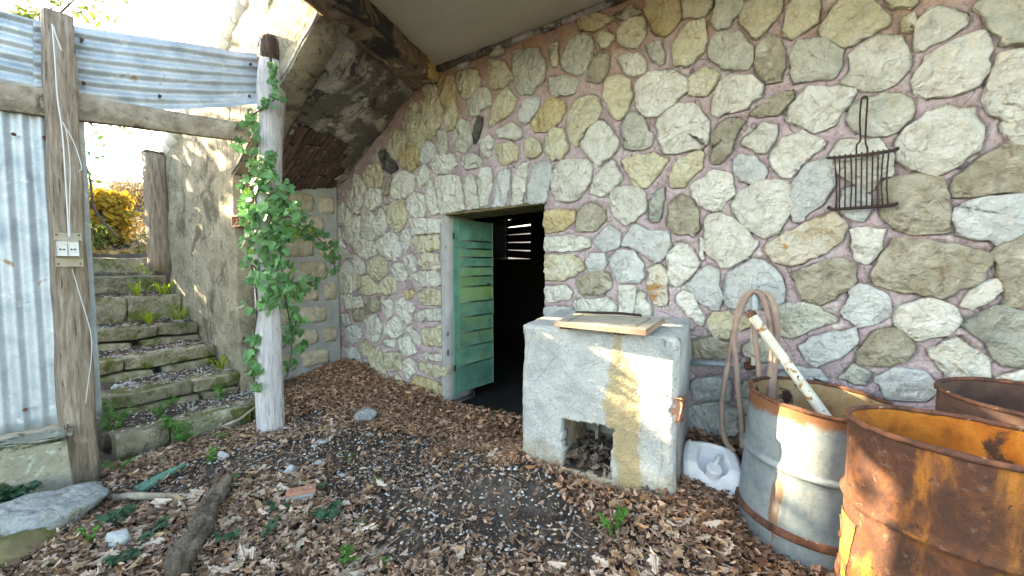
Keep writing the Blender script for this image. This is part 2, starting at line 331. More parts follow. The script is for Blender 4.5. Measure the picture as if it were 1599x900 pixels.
M['rust'] = mat('orange_rust', [(.035,.018,.014), (.075,.032,.02), (.19,.07,.022)], 9, [((.5,.19,.025), 3.4, .5, .66, (1, 1, .22)), ((.05,.024,.02), 9, .56, .66), ((.15,.085,.06), 24, .6, .68), ((.03,.017,.014), 30, .6, .66)], bump=.9, bs=60, bd=.008, rand=0, fine=.35)
M['rustin'] = mat('bright_rust_inside', [(.22,.06,.01), (.4,.13,.015), (.5,.2,.03)], 8, [((.06,.03,.02), 6, .58, .66)], bump=.5, bs=50, bd=.005, rand=0, fine=.3)
M['darkdrum'] = mat('dark_rust', [(.035,.022,.02), (.08,.045,.035), (.14,.08,.05)], 5, bump=.5, bs=50, bd=.004, rand=0)
M['yellowpaint'] = mat('worn_yellow_paint', [(.26,.15,.02), (.36,.22,.035)], 8, [((.12,.06,.03), 14, .42, .52)], bump=.3, bs=50, rand=0)
M['iron'] = mat('black_iron', [(.025,.02,.02), (.07,.04,.035)], 30, bump=.5, bs=90, bd=.002, rough=.7, metal=.3)
M['hose'] = mat('old_hose', [(.2,.14,.115), (.31,.22,.18), (.38,.29,.22)], 7, [((.2,.18,.17), 9, .54, .66)], bump=.2, bs=80, rough=.65, rand=.12)
M['pipegrey'] = mat('galvanised_pipe', [(.2,.26,.29), (.33,.38,.4)], 12, [((.2,.09,.06), 12, .66, .72)], bump=.3, bs=60, rough=.5, metal=.4)
M['whitepipe'] = mat('white_painted_pipe', [(.48,.47,.38), (.64,.64,.57)], 14, [((.3,.16,.05), 20, .56, .62), ((.06,.04,.03), 26, .64, .68)], bump=.3, bs=60, rough=.6, rand=0)
M['whiteplastic'] = mat('white_plastic', [(.62,.66,.72), (.74,.77,.8)], 4, [((.3,.27,.22), 12, .7, .76)], bump=.05, bs=50, rough=.45, rand=0, spec=.5)
M['board'] = mat('pale_timber_board', [(.3,.26,.19), (.4,.36,.28)], 9, bump=.3, bs=40)
M['chipboard'] = mat('pinkish_board_edge', [(.28,.18,.13), (.38,.27,.21)], 9, bump=.3, bs=60)
M['boardtop'] = mat('beige_laminate', [(.27,.26,.22), (.35,.34,.29)], 6, [((.18,.17,.14), 8, .58, .7)], bump=.15, bs=60, rough=.7)
M['inlay'] = mat('dark_inlay', [(.1,.1,.09), (.14,.14,.12)], 4, bump=0)
M['doorgreen'] = mat('green_door_paint', [(.08,.22,.16), (.13,.32,.23), (.2,.42,.32)], 6, [((.24,.38,.12), 2.2, .42, .72), ((.3,.36,.3), 45, .7, .74), ((.06,.07,.05), 14, .66, .72)], bump=.3, bs=60, bd=.003, rough=.6, rand=.12)
M['doorgreen2'] = mat('green_door_paint_plain', [(.07,.2,.15), (.11,.29,.22), (.18,.38,.3)], 6, [((.3,.36,.3), 45, .68, .72)], bump=.3, bs=60, bd=.003, rough=.6, rand=.1)
M['doorframe'] = mat('dark_teal_frame', [(.02,.04,.045), (.05,.11,.11)], 8, [((.2,.22,.2), 18, .64, .7)], bump=.5, bs=40)
M['dark'] = mat('dark_room_wall', [(.012,.011,.01), (.025,.022,.02)], 3, bump=.5, bs=20, rand=0)  # near-black colour for the cellar walls, floor and ceiling
M['reveal'] = mat('pale_reveal', [(.3,.26,.18), (.4,.34,.25)], 3, bump=.3, bs=20, rand=0)
M['soil'] = mat('dark_soil', [(.035,.028,.024), (.065,.053,.045), (.11,.095,.08)], 7, [((.2,.19,.18), 90, .66, .7), ((.14,.13,.12), 3, .6, .75), ((.025,.035,.012), 4, .62, .7)], bump=1., bs=50, bd=.015, rand=0)
M['grit'] = mat('white_grit', [(.35,.35,.34), (.6,.6,.58)], 30, bump=.2, bs=60, rand=.2)
M['leaf'] = mat('dry_leaf', [], bump=.35, bs=90, bd=.002, rand=0, attr='col', trans=.12, rough=.75)
M['ivy'] = mat('ivy_green', [(.05,.15,.045), (.085,.23,.07), (.14,.32,.1)], 12, bump=.2, bs=60, rand=.35, trans=.25, rough=.5, spec=.5)
M['ivyy'] = mat('ivy_yellow_green', [(.2,.32,.02), (.33,.42,.03)], 10, bump=.2, bs=60, rand=.2, trans=.5, rough=.5)
M['herb'] = mat('herb_green', [(.05,.15,.025), (.08,.22,.04)], 12, bump=.2, bs=60, rand=.2, trans=.3, rough=.6)
M['herbdark'] = mat('dark_ivy', [(.015,.05,.025), (.03,.08,.04)], 12, bump=.2, bs=60, rand=.25, trans=.15, rough=.5)
M['tree'] = mat('tree_leaf', [(.05,.09,.02), (.09,.13,.03), (.13,.16,.04)], 3, bump=0, rand=.2, trans=.4, rough=.6)
M['gold'] = mat('golden_leaf', [(.28,.18,.02), (.42,.26,.03)], 4, [((.1,.12,.02), 5, .55, .6)], bump=0, rand=.1, trans=.35)
M['drygrass'] = mat('dry_grass', [(.2,.14,.08), (.33,.25,.14)], 8, bump=0, rand=.2, trans=.2)
M['bark'] = mat('bark', [(.05,.04,.03), (.12,.1,.08)], 8, bump=.8, bs=20, bd=.02, stretch=(4, 4, 1))
M['wire'] = mat('white_wire', [(.5,.52,.55), (.62,.64,.66)], 6, bump=0)
M['lattice'] = mat('tile_whitewashed', [(.5,.46,.4), (.62,.58,.52)], 6, bump=.4, bs=40, rand=.1)
M['socket'] = mat('dusty_white_plastic', [(.42,.42,.4), (.52,.52,.5)], 12, [((.3,.28,.24), 18, .58, .7)], bump=.1, bs=50, rough=.5)
# ------------------------------------------------------------------ the rubble wall: outlines of its stones as they appear, laid back onto the wall plane
DIG = """y 635,203 637,182 648,172 658,183 665,205 663,225 657,231 647,222|y 660,160 685,152 691,175 686,197 675,216 668,213 667,197 662,180|y 697,183 700,168 710,164 715,180 710,198 700,203|g 711,206 720,190 733,193 736,222 728,237 711,232|g 684,207 697,205 700,232 695,240 685,234|b 660,233 670,222 677,228 677,245 665,255 657,250|y 608,230 613,210 623,205 635,213 630,232 622,248 613,245 607,237|o 628,237 640,224 655,237 654,258 643,265 629,258|d 593,238 603,236 613,250 622,263 610,271 600,262 595,248|y 570,273 578,260 592,260 598,272 597,290 578,292 572,285|w 615,290 618,275 633,268 648,277 647,292 640,306 618,310 612,305|w 652,273 663,258 673,268 665,283 657,293 652,290|w 675,258 682,245 708,242 713,258 700,270 685,271|w 682,281 698,276 719,278 719,297 725,326 691,332 687,307|w 668,283 676,284 682,310 689,330 676,334 668,310|w 556,273 565,280 571,290 570,300 560,306 553,290|w 573,302 580,296 594,297 599,312 592,322 578,328 572,320|w 543,300 556,296 566,304 565,320 559,332 548,324|n 601,277 610,280 608,302 602,305
w 527,330 537,317 550,332 548,343 542,353 528,348|w 538,360 553,338 564,340 561,372 547,380 538,372|w 567,342 575,331 583,334 590,348 590,367 582,375 568,370 566,357|w 590,328 594,324 602,337 605,353 600,365 593,367 591,350|y 602,322 630,313 635,333 633,350 623,361 613,357 605,340|w 637,314 647,303 662,307 666,325 661,338 647,338 639,327|w 642,343 690,342 693,363 646,366|y 644,375 653,370 686,367 687,388 657,394|r 655,407 661,397 685,397 687,420 658,420|w 643,430 658,425 687,425 688,445 658,446|w 630,362 638,360 641,378 635,392 629,383|w 590,378 613,363 626,380 626,395 620,406 607,403 595,393|w 553,383 562,374 580,378 590,384 587,397 573,403 557,395|w 633,403 642,398 650,410 650,422 642,425 633,413|y 577,412 590,400 605,409 603,427 592,438 582,432 577,420|w 550,407 558,400 568,411 570,425 563,427 555,418|w 612,420 618,412 630,415 637,430 633,442 620,433|w 530,422 545,409 559,427 557,449 550,457 532,455 528,440|y 561,433 576,433 588,445 587,457 572,460 560,452|y 600,439 610,431 618,438 620,452 606,461 593,457 595,445|w 523,352 530,357 537,385 546,400 540,404 528,395
w 536,463 549,460 550,479 539,481|w 553,466 564,464 568,478 553,480|n 571,472 593,466 596,484 573,489|w 601,472 610,468 615,488 607,497 602,488|w 619,474 631,467 648,480 641,502 633,503 622,486|y 653,460 662,453 692,454 691,476 662,475|o 630,455 646,454 647,461 638,466|w 650,490 662,486 692,483 694,500 655,501|n 549,485 568,484 570,499 555,502|w 570,500 587,493 597,510 591,531 584,532 573,514|w 604,508 618,496 630,508 630,519 616,527 604,519|b 542,514 556,508 568,521 560,533 545,535|w 637,512 643,510 658,528 656,538 648,532|y 662,516 693,510 696,532 689,540 662,538|w 623,533 638,526 652,548 644,553 630,553|w 598,533 617,531 617,542 600,540|b 533,492 544,492 547,505 538,509|y 562,541 573,533 581,542 576,553 567,553|b 538,545 552,543 562,555 561,567 547,559|y 577,548 592,543 600,566 602,583 607,600 588,588 579,570|y 603,553 627,552 629,576 610,579 604,570|w 632,566 640,560 650,570 647,583 638,590 632,581|w 660,554 691,554 689,565 666,560|y 655,570 662,567 699,574 698,582 684,589 659,580|o 643,598 653,591 671,594 697,608 692,629 676,631 654,625 645,610|y 614,595 622,588 635,600 639,616 627,607|b 562,561 572,563 577,577 568,575
o 689,130 693,122 707,122 711,133 711,156 705,166 695,166 690,153|y 716,120 722,114 745,113 751,125 746,138 735,152 728,152 718,137|y 764,95 787,99 800,120 787,136 770,136 766,117|g 804,82 840,79 850,100 848,125 830,145 813,143 806,128|g 743,143 757,139 766,147 766,163 752,172 740,182 731,176 732,163|y 778,154 793,140 808,157 796,177 768,196 763,191|b 814,174 825,156 843,155 838,173 823,192 814,188|y 859,76 871,69 871,101 863,101|g 858,123 880,121 903,126 896,146 868,149 859,137|o 858,155 879,161 880,178 867,195 855,203 840,203 832,194 840,180|d 747,185 754,186 748,212 742,224 741,210
g 723,248 740,243 752,248 751,260 742,261 730,264 723,257|w 753,222 764,213 771,222 764,244 758,240|w 778,205 800,194 812,203 815,213 809,216 781,216|y 777,229 800,225 809,235 806,250 788,256 781,248|y 821,225 829,218 842,223 844,238 833,246 823,241|y 855,218 863,203 880,204 887,233 877,247 860,247 854,232|w 726,286 735,275 742,281 749,322 731,326 729,298|w 749,278 754,264 767,263 769,283 762,318 751,321|b 781,271 797,268 796,290 789,319 770,321 778,297|w 813,260 826,254 822,283 816,316 799,317 805,283|b 833,263 847,255 861,261 856,290 852,314 826,316 828,297
g 881,88 893,64 908,57 924,61 922,90 912,112 900,115 881,106|y 935,63 943,51 956,58 949,71 940,72|y 966,50 980,33 1006,32 1007,55 996,71 979,71 968,63|o 1010,17 1017,-10 1059,-10 1061,30 1050,44 1038,54 1028,52 1020,37|w 968,91 997,86 1007,97 1004,113 992,118 978,114|g 1010,73 1029,69 1036,99 1027,99 1018,87|n 929,94 940,83 949,89 949,108 937,126 921,126 919,120|y 949,124 967,119 984,131 985,150 979,170 967,186 956,175 946,150|w 996,135 1017,115 1050,114 1069,123 1069,140 1050,163 1030,178 1010,181 998,165
y 891,177 906,155 930,152 937,173 929,190 915,199 903,226 896,224 889,200|w 911,225 928,192 943,191 952,204 964,217 962,234 937,255 923,244|g 973,198 985,180 1003,183 1016,212 1016,226 1000,232 978,231|w 1029,187 1045,170 1070,164 1084,167 1103,189 1105,205 1101,226 1075,231 1062,237 1041,237 1031,215|w 866,273 877,254 911,250 924,263 922,280 909,300 894,314 873,312 864,295|w 934,277 956,250 971,278 959,292 945,303 926,301 925,293|y 975,252 1000,244 1023,244 1042,250 1029,269 1013,291 993,286 987,272
w 956,304 970,295 994,294 1008,306 1004,329 991,342 977,349 962,336 956,318|n 903,344 909,328 923,318 944,330 944,344 928,359 904,359|o 854,331 896,330 896,344 882,357 854,363|w 854,371 895,371 919,374 920,383 905,390 854,392|b 929,375 952,355 967,365 966,384 945,391 935,384|b 977,376 994,352 1014,364 1040,364 1046,382 1033,405 1021,407 1004,392 987,386 976,383|y 854,400 894,401 911,415 909,422 883,436 855,436|b 918,409 924,398 942,398 946,413 940,422 922,421|b 955,404 968,393 990,395 1000,412 1004,430 998,440 969,438 960,424|n 902,438 923,426 949,428 953,450 934,458 911,457|r 1013,421 1033,415 1040,433 1042,474 1024,475 1015,451|w 854,449 883,448 893,456 889,466 856,470|w 899,470 910,466 926,471 946,465 962,478 960,489 906,490|w 969,448 991,450 989,490 968,488|w 998,461 1003,455 1016,482 1016,492 993,490|b 854,480 889,480 892,491 854,497|k 1019,318 1026,302 1036,296 1035,315 1030,343 1016,343
y 1069,-8 1109,-8 1107,12 1097,24 1071,26|g 1119,-10 1156,-10 1157,12 1142,30 1139,41 1123,43 1117,28|y 1159,28 1165,10 1185,-10 1220,-10 1216,18 1199,40 1185,56 1173,51|y 1054,72 1070,42 1099,35 1101,63 1096,82 1075,101 1056,99|g 1110,75 1124,54 1152,53 1175,71 1170,105 1131,105 1111,90|n 1184,75 1200,59 1218,68 1223,100 1221,124 1198,128 1183,103|y 1076,126 1098,109 1121,116 1112,133 1104,146 1081,146 1074,140|w 1116,160 1128,131 1140,120 1169,122 1188,138 1186,151 1162,169 1140,173 1123,181 1117,175
n 1116,217 1124,198 1134,189 1150,187 1161,193 1149,208 1139,236 1127,253 1114,253 1114,233|w 1160,225 1165,218 1190,197 1210,199 1205,223 1193,240 1184,236 1171,227|n 1175,178 1196,162 1223,147 1237,143 1234,158 1217,175 1191,181|y 1049,273 1063,252 1090,239 1096,244 1093,263 1068,290 1051,291|b 1149,251 1156,243 1177,249 1195,267 1190,285 1178,286 1158,279 1149,270|w 1080,292 1118,269 1140,279 1145,300 1124,325 1112,329 1095,317|w 1207,248 1223,220 1250,210 1281,222 1284,230 1248,256 1237,273 1223,273 1211,261|w 1147,318 1157,304 1190,285 1212,285 1233,293 1235,310 1228,335 1214,360 1193,370 1181,361 1162,347 1150,332
n 1048,323 1063,307 1079,314 1088,330 1091,355 1084,365 1056,361 1045,350|w 1104,343 1123,337 1146,345 1160,359 1180,379 1168,399 1140,415 1130,416 1104,387|w 1044,403 1062,380 1072,384 1091,410 1082,422 1069,436 1062,445 1046,440|b 1075,445 1107,417 1124,424 1121,445 1129,467 1121,482 1107,478 1087,460|b 1135,450 1142,429 1173,409 1196,412 1215,433 1222,450 1220,468 1210,476 1170,480 1141,478 1134,465|r 1195,387 1207,379 1253,355 1298,334 1320,354 1311,376 1273,398 1236,413 1214,408
w 1060,465 1069,457 1082,465 1098,495 1096,508 1074,487 1062,477|y 1108,505 1116,492 1139,489 1145,500 1138,525 1118,525|g 1217,483 1231,476 1265,479 1303,496 1300,503 1265,510 1240,525 1220,520|b 1252,542 1271,529 1335,515 1335,534 1310,556 1277,568 1262,559|n 1241,430 1254,422 1315,405 1334,418 1331,442 1299,465 1280,473 1258,466|y 1152,497 1171,494 1178,506 1156,515|g 1164,541 1190,526 1211,541 1211,563 1172,560|n 1085,535 1105,529 1138,537 1138,558 1085,558|b 1084,595 1123,590 1138,601 1138,623 1084,623|b 1080,636 1122,632 1148,641 1148,678 1082,678|b 1218,587 1240,575 1273,579 1294,596|g 1314,590 1333,572 1360,584 1350,597
y 1225,50 1231,17 1250,-10 1274,-10 1276,15 1275,33 1261,42 1242,56 1227,53|y 1287,43 1304,18 1320,-8 1352,-8 1369,16 1385,28 1383,41 1367,45 1323,71 1304,61 1289,53|g 1242,80 1249,69 1286,65 1294,74 1313,84 1311,100 1301,120 1283,121 1244,125 1240,108|w 1319,127 1332,109 1329,92 1346,74 1370,59 1402,62 1415,88 1416,107 1399,126 1367,140 1348,136|y 1385,-10 1430,-10 1428,7 1415,10 1398,8 1387,2
w 1230,187 1246,157 1262,139 1329,142 1331,152 1323,162 1302,191 1275,205 1248,191|g 1327,185 1332,168 1357,154 1395,149 1418,157 1423,170 1416,187 1395,205 1367,211 1338,201|w 1302,240 1314,220 1337,224 1369,219 1379,233 1390,244 1391,272 1370,275 1361,295 1350,296 1338,288 1325,276 1305,258|b 1239,305 1242,284 1261,259 1290,252 1301,263 1302,287 1286,309 1269,325 1252,343 1240,341|b 1312,321 1319,299 1340,297 1356,306 1358,327 1345,343 1326,336|w 1430,123 1451,90 1498,64 1531,54 1541,80 1528,129 1487,145 1446,150 1432,140|w 1434,40 1450,20 1471,15 1507,26 1505,42 1486,50 1442,76 1433,72|y 1409,33 1426,28 1428,47 1413,44|g 1524,12 1558,-10 1625,-10 1620,60 1567,67 1557,43 1543,28|w 1541,155 1550,117 1561,90 1620,74 1625,176 1572,188 1548,172|w 1404,249 1404,219 1425,202 1452,179 1482,167 1492,174 1515,172 1530,213 1524,234 1482,265 1459,271 1430,261 1418,252|w 1569,193 1587,184 1635,186 1635,235 1600,226 1580,214|n 1377,300 1382,287 1401,279 1461,280 1471,296 1480,330 1481,360 1432,364 1394,350 1379,328|n 1489,293 1494,279 1520,259 1550,242 1565,232 1625,234 1625,291 1560,296 1530,303 1497,306|b 1495,340 1498,325 1530,314 1625,300 1625,340 1560,376 1502,365|n 1365,433 1397,375 1459,382 1544,399 1527,439 1469,463 1400,450 1375,445|w 1331,367 1340,359 1381,360 1371,390 1355,411 1337,401|n 1553,400 1567,382 1610,366 1625,370 1625,478 1568,473 1568,443|b 1318,483 1331,468 1328,454 1346,445 1378,459 1387,487 1372,501 1343,508 1321,492|w 1505,476 1528,449 1558,437 1561,452 1526,478|w 1401,488 1414,479 1456,469 1485,484 1494,503 1478,518 1436,528 1401,506|k 1505,507 1559,482 1625,500 1625,572 1563,565 1541,530|n 1345,547 1367,519 1403,515 1426,543 1412,561 1375,568 1342,565|w 1453,547 1493,532 1537,561 1547,598 1515,600 1484,592|b 1371,593 1394,579 1436,582 1468,605 1440,623 1391,620|w 1562,592 1600,578 1625,586 1620,610 1572,608
y 662,138 678,128 684,145 682,150 668,156|y 640,165 648,160 655,165 650,172|o 905,30 930,24 960,28 930,46 908,48|y 760,70 790,66 786,84 768,88|g 716,98 732,96 728,106 716,108|w 934,204 926,208 930,196|w 1190,250 1203,256 1198,262|n 958,26 985,14 1000,20 980,30|y 1176,-10 1160,0 1160,-10|w 628,466 640,470 628,476|w 1094,372 1100,380 1098,402 1094,396|w 812,224 808,216 818,216|y 846,212 852,214 848,222"""
def area2(p): return .5*sum(p[i][0]*p[(i+1) % len(p)][1]-p[(i+1) % len(p)][0]*p[i][1] for i in range(len(p)))
stones = []; rj = random.Random(9)
for item in DIG.replace('\n', '|').split('|'):
    k, *pp = item.split(); pl = [hitv(x_+(rj.uniform(0, 55) if x_ > 1600 else 0), y_) for x_, y_ in (map(float, q.split(',')) for q in pp)]
    if len(pl) < 4 or abs(area2(pl)) < .0009: continue
    stones.append((k, pl))
def inpoly(x, y, p):
    c = False
    for i in range(len(p)):
        (x1, y1), (x2, y2) = p[i], p[i-1]
        if (y1 > y) != (y2 > y) and x < (x2-x1)*(y-y1)/(y2-y1)+x1: c = not c
    return c
# beyond what the photograph shows the wall goes on with stones of the same kind
DU0, DU1 = hitv(697, 500)[0], hitv(851, 420)[0]; DTOP0, DTOP1 = hitv(697, 333)[1], hitv(851, 314)[1]
cent = [(sum(q[0] for q in p)/len(p), sum(q[1] for q in p)/len(p), math.sqrt(abs(area2(p)))) for _, p in stones]
r2 = random.Random(3); tries = 0
while tries < 6000 and len(stones) < 292:
    tries += 1; u = r2.uniform(-.9, 5.0); h = r2.uniform(0., 3.3); s = r2.uniform(.09, .15)
    p = W(u, 0, h); yy = p.y*CP-(p.z-CAMH)*SP; zz = p.y*SP+(p.z-CAMH)*CP
    inside = yy > .1 and 0 < 800+F*p.x/yy < 1599 and -12 < 450-F*zz/yy < 900
    if inside and not (u > 1.1 and h < (.62 if u < 2.9 else .9)): continue
    if DU0-.15 < u < DU1+.15 and h < 1.95: continue
    if h > 3.2 or (u < -.3 and h > 3.05+.6*(u+.45)): continue
    if any(math.hypot(u-a, h-b) < (c*.62+s) for a, b, c in cent): continue
    n = r2.randint(6, 8); a0 = r2.random()*6; e = r2.uniform(.8, 1.25)
    pl = [(u+s*e*math.cos(a0+2*math.pi*i/n)*r2.uniform(.85, 1.1), h+s/e*math.sin(a0+2*math.pi*i/n)*r2.uniform(.85, 1.1)) for i in range(n)]
    stones.append((r2.choice('wwwybgng'), pl)); cent.append((u, h, s*1.6))
wall = thing('stone_wall', W(1.3, 0, 0), 'rubble stone house wall with pale irregular stones set in pinkish mortar', 'wall')
# outlines: rounded a little and roughened
def roughen(pl, step_=.03, jit=.004):
    if area2(pl) < 0: pl = pl[::-1]
    mx, my = sum(q[0] for q in pl)/len(pl), sum(q[1] for q in pl)/len(pl); gr = .018
    pl = [(x+(x-mx)/max(1e-6, math.hypot(x-mx, y-my))*gr, y+(y-my)/max(1e-6, math.hypot(x-mx, y-my))*gr) for x, y in pl]
    out = []
    n = len(pl)
    for i in range(n):
        a, b, c = np.array(pl[i-1]), np.array(pl[i]), np.array(pl[(i+1) % n])
        La, L = np.linalg.norm(a-b), np.linalg.norm(c-b); ka = min(.25, .009/max(La, 1e-6)); kc = min(.25, .009/max(L, 1e-6))
        out.append(b+(a-b)*ka); out.append(b+(c-b)*kc)
        q0 = b+(c-b)*kc; q1 = c+(b-c)*min(.25, .009/max(L, 1e-6)); k = int(np.linalg.norm(q1-q0)/step_)
        nn = np.array([(c-b)[1], -(c-b)[0]])/max(L, 1e-6)
        for j in range(1, k): out.append(q0+(q1-q0)*j/k+nn*(rng.normal()*.003+.05*L*.12*math.sin(math.pi*j/k)))
    o = []
    for q in out: o.append((q[0]+rng.normal()*jit, q[1]+rng.normal()*jit))
    return o
outl = []
for k, pl in stones:
    o = roughen(pl); outl.append(o); n = len(o); A = math.sqrt(abs(area2(o)))
    cx = sum(q[0] for q in o)/n; cy = sum(q[1] for q in o)/n; sd = rng.random()*100
    dep = min(.034, .017+A*.04)*rng.uniform(.8, 1.2); tx, ty = rng.normal()*.06, rng.normal()*.06
    # a chipped face: the smallest of several tilted planes
    cut = [(a_*.9, b_*.9, rng.uniform(.1, .8)) for a_, b_ in rng.normal(size=(7, 2))]
    vs = []; fs = []; rings = [(1.0, -.03), (1.0, .5), (.975, .85), (.92, .98), (.76, 1.0), (.6, 1.0), (.42, 1.0), (.2, 1.)]
    for f, d in rings:
        for q in o:
            x, y = cx+(q[0]-cx)*f, cy+(q[1]-cy)*f; dd = d*dep
            if d > .5:
                rel = ((x-cx)/A, (y-cy)/A)
                e = min(0, min(.3*c[2]-(rel[0]*c[0]+rel[1]*c[1]) for c in cut))
                dd += dep*max(e, -1.)*.75 + dep*.35*noise.noise(Vector((x*11, y*11, sd))) + .007*noise.noise(Vector((x*30, y*30, sd))) + (tx*rel[0]+ty*rel[1])*dep
            if d == -.03: dd = -.035
            vs.append(W(x, -dd, y))
    vs.append(W(cx, -dep*(1+.25*noise.noise(Vector((cx*9, cy*9, sd)))), cy))
    for r_ in range(len(rings)-1):
        for i in range(n): a = r_*n+i; b = r_*n+(i+1) % n; fs.append((a, b, b+n, a+n))
    last = (len(rings)-1)*n
    for i in range(n): fs.append((last+i, last+(i+1) % n, len(vs)-1))
    mesh('stone', vs, fs, SM[k], wall)
# mortar: one relief that sinks beside every stone and swells between them
MU0, MU1, MH0, MH1, DS = -1.86, 5.1, -.35, 3.34, .019
NU, NH = int((MU1-MU0)/DS), int((MH1-MH0)/DS)
us = np.linspace(MU0, MU1, NU+1); hs = np.linspace(MH0, MH1, NH+1)
iu = int(np.argmin(abs(us-DU0))); us[iu] = DU0; iv = int(np.argmin(abs(us-DU1))); us[iv] = DU1
dist = np.full((NH+1, NU+1), .2)
for o in outl:
    a = np.array(o); lo = a.min(0)-.12; hi = a.max(0)+.12
    i0, i1 = np.searchsorted(us, (lo[0], hi[0])); j0, j1 = np.searchsorted(hs, (lo[1], hi[1]))
    if i1 <= i0 or j1 <= j0: continue
    X, Y = np.meshgrid(us[i0:i1], hs[j0:j1]); dm = np.full(X.shape, 9.); ins = np.zeros(X.shape, bool)
    for q in range(len(a)):
        p0, p1 = a[q-1], a[q]; e = p1-p0; L = max(e@e, 1e-9)
        t = np.clip(((X-p0[0])*e[0]+(Y-p0[1])*e[1])/L, 0, 1); dm = np.minimum(dm, np.hypot(X-p0[0]-t*e[0], Y-p0[1]-t*e[1]))
        c = ((p0[1] > Y) != (p1[1] > Y)) & (X < (p1[0]-p0[0])*(Y-p0[1])/(p1[1]-p0[1]+1e-12)+p0[0]); ins ^= c
    dm = np.where(ins, -dm, dm); dist[j0:j1, i0:i1] = np.minimum(dist[j0:j1, i0:i1], dm)
def doortop(u): t = (u-DU0)/(DU1-DU0); return DTOP0+(DTOP1-DTOP0)*t
jt = [int(np.argmin(abs(hs-doortop((us[i]+us[min(i+1, NU)])/2)))) for i in range(NU+1)]
H = {}
def mP(s, t):
    i, j = round(s*NU), round(t*NH); u, h = us[i], hs[j]; d = dist[j, i]
    z = (.02-.016*min(1, max(0, 1.6*noise.noise(Vector((u*6, h*6, 31)))+.3)))*sstep(d/.014) - .010 + .012*max(0, noise.noise(Vector((u*8, h*8, 77)))) if d > 0 else -.03
    if abs(us[i]-DU0) < .02 or abs(us[i]-DU1) < .02: z = min(z, .0)
    z += .012*noise.noise(Vector((u*5, h*5, 3)))+.006*noise.noise(Vector((u*22, h*22, 8)))
    hh = h
    if iu <= i <= iv and (j == jt[min(max(i, iu), iv-1)]): hh = doortop(u)+.006*noise.noise(Vector((u*40, 0, 0)))
    du = 0
    if i in (iu, iv) and h < 1.9: du = .012*noise.noise(Vector((h*14, 2, i)))
    return W(u+du, -z, hh)
keep = lambda i, j: not (iu <= i < iv and j < jt[iu if i < iu else min(i, iv-1)])
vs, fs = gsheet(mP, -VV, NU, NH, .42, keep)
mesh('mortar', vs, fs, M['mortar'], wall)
# pale render on the left reveal and jamb edge
vs, fs = gsheet(lambda s, t: W(DU0-.045+.05*s, -.02-.006*noise.noise(Vector((t*30, 1, 1))), .02+1.75*t), -VV, 3, 40, .05)
mesh('jamb_render', vs, fs, M['quoin_render'], wall)
vs, fs = gsheet(lambda s, t: W(DU0+.006+.004*noise.noise(Vector((t*20, s*3, 4))), -.012+.4*s, .0+(doortop(DU0)-.004)*t), UU, 4, 40, .012)
mesh('jamb_reveal', vs, fs, M['quoin_render'], wall)
vs, fs = gsheet(lambda s, t: W(DU0-.02+(DU1-DU0+.03)*s, -.006+.41*t, doortop(DU0+(DU1-DU0)*s)-.008+.006*noise.noise(Vector((s*14, t*3, 4)))), -Z, 40, 6, -.014)
mesh('lintel_underside', vs, fs, M['mossrock'], wall)
# ------------------------------------------------------------------ dark room behind the door
room = thing('cellar_room', W(-.5, 2, 0), 'dark cellar room with a slatted window seen through the open green door', 'room')
def rb(name, u0, u1, v0, v1, h0, h1, m, par=room, bev=0): return bmo(name, box(W((u0+u1)/2, (v0+v1)/2, (h0+h1)/2), UU*(u1-u0)/2, VV*(v1-v0)/2, Z*(h1-h0)/2, bev), m, par)
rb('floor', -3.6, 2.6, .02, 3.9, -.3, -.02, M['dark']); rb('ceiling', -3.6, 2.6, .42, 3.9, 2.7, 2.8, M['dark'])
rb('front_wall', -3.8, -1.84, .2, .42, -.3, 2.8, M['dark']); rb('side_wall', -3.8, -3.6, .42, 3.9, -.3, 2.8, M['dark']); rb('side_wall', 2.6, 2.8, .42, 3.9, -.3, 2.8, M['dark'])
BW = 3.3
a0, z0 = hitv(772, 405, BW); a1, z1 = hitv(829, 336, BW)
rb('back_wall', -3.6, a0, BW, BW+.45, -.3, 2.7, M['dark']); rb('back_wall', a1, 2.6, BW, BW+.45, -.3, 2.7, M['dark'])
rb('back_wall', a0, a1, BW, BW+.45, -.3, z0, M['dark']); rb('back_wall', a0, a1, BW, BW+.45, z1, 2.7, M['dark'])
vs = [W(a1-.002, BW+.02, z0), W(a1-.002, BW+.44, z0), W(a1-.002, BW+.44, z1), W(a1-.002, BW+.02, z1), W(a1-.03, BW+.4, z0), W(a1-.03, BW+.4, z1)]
rb('window_reveal', a1-.02, a1-.003, BW+.03, BW+.44, z0+.003, z1-.003, M['reveal'])  # pale colour on this face stands in for sunlight on the reveal
n = 5
for i in range(n):
    hh = (z1-z0)/n; c0 = z0+hh*(i+.5)
    bmo('slat', box(W((a0+a1)/2-.04, BW+.36+.02*(i % 2), c0+.012), UU*((a1-a0)/2-.05)+Z*.012*(i-2), VV*.012, Z*hh*.44, .003), M['wood_dark'], room)
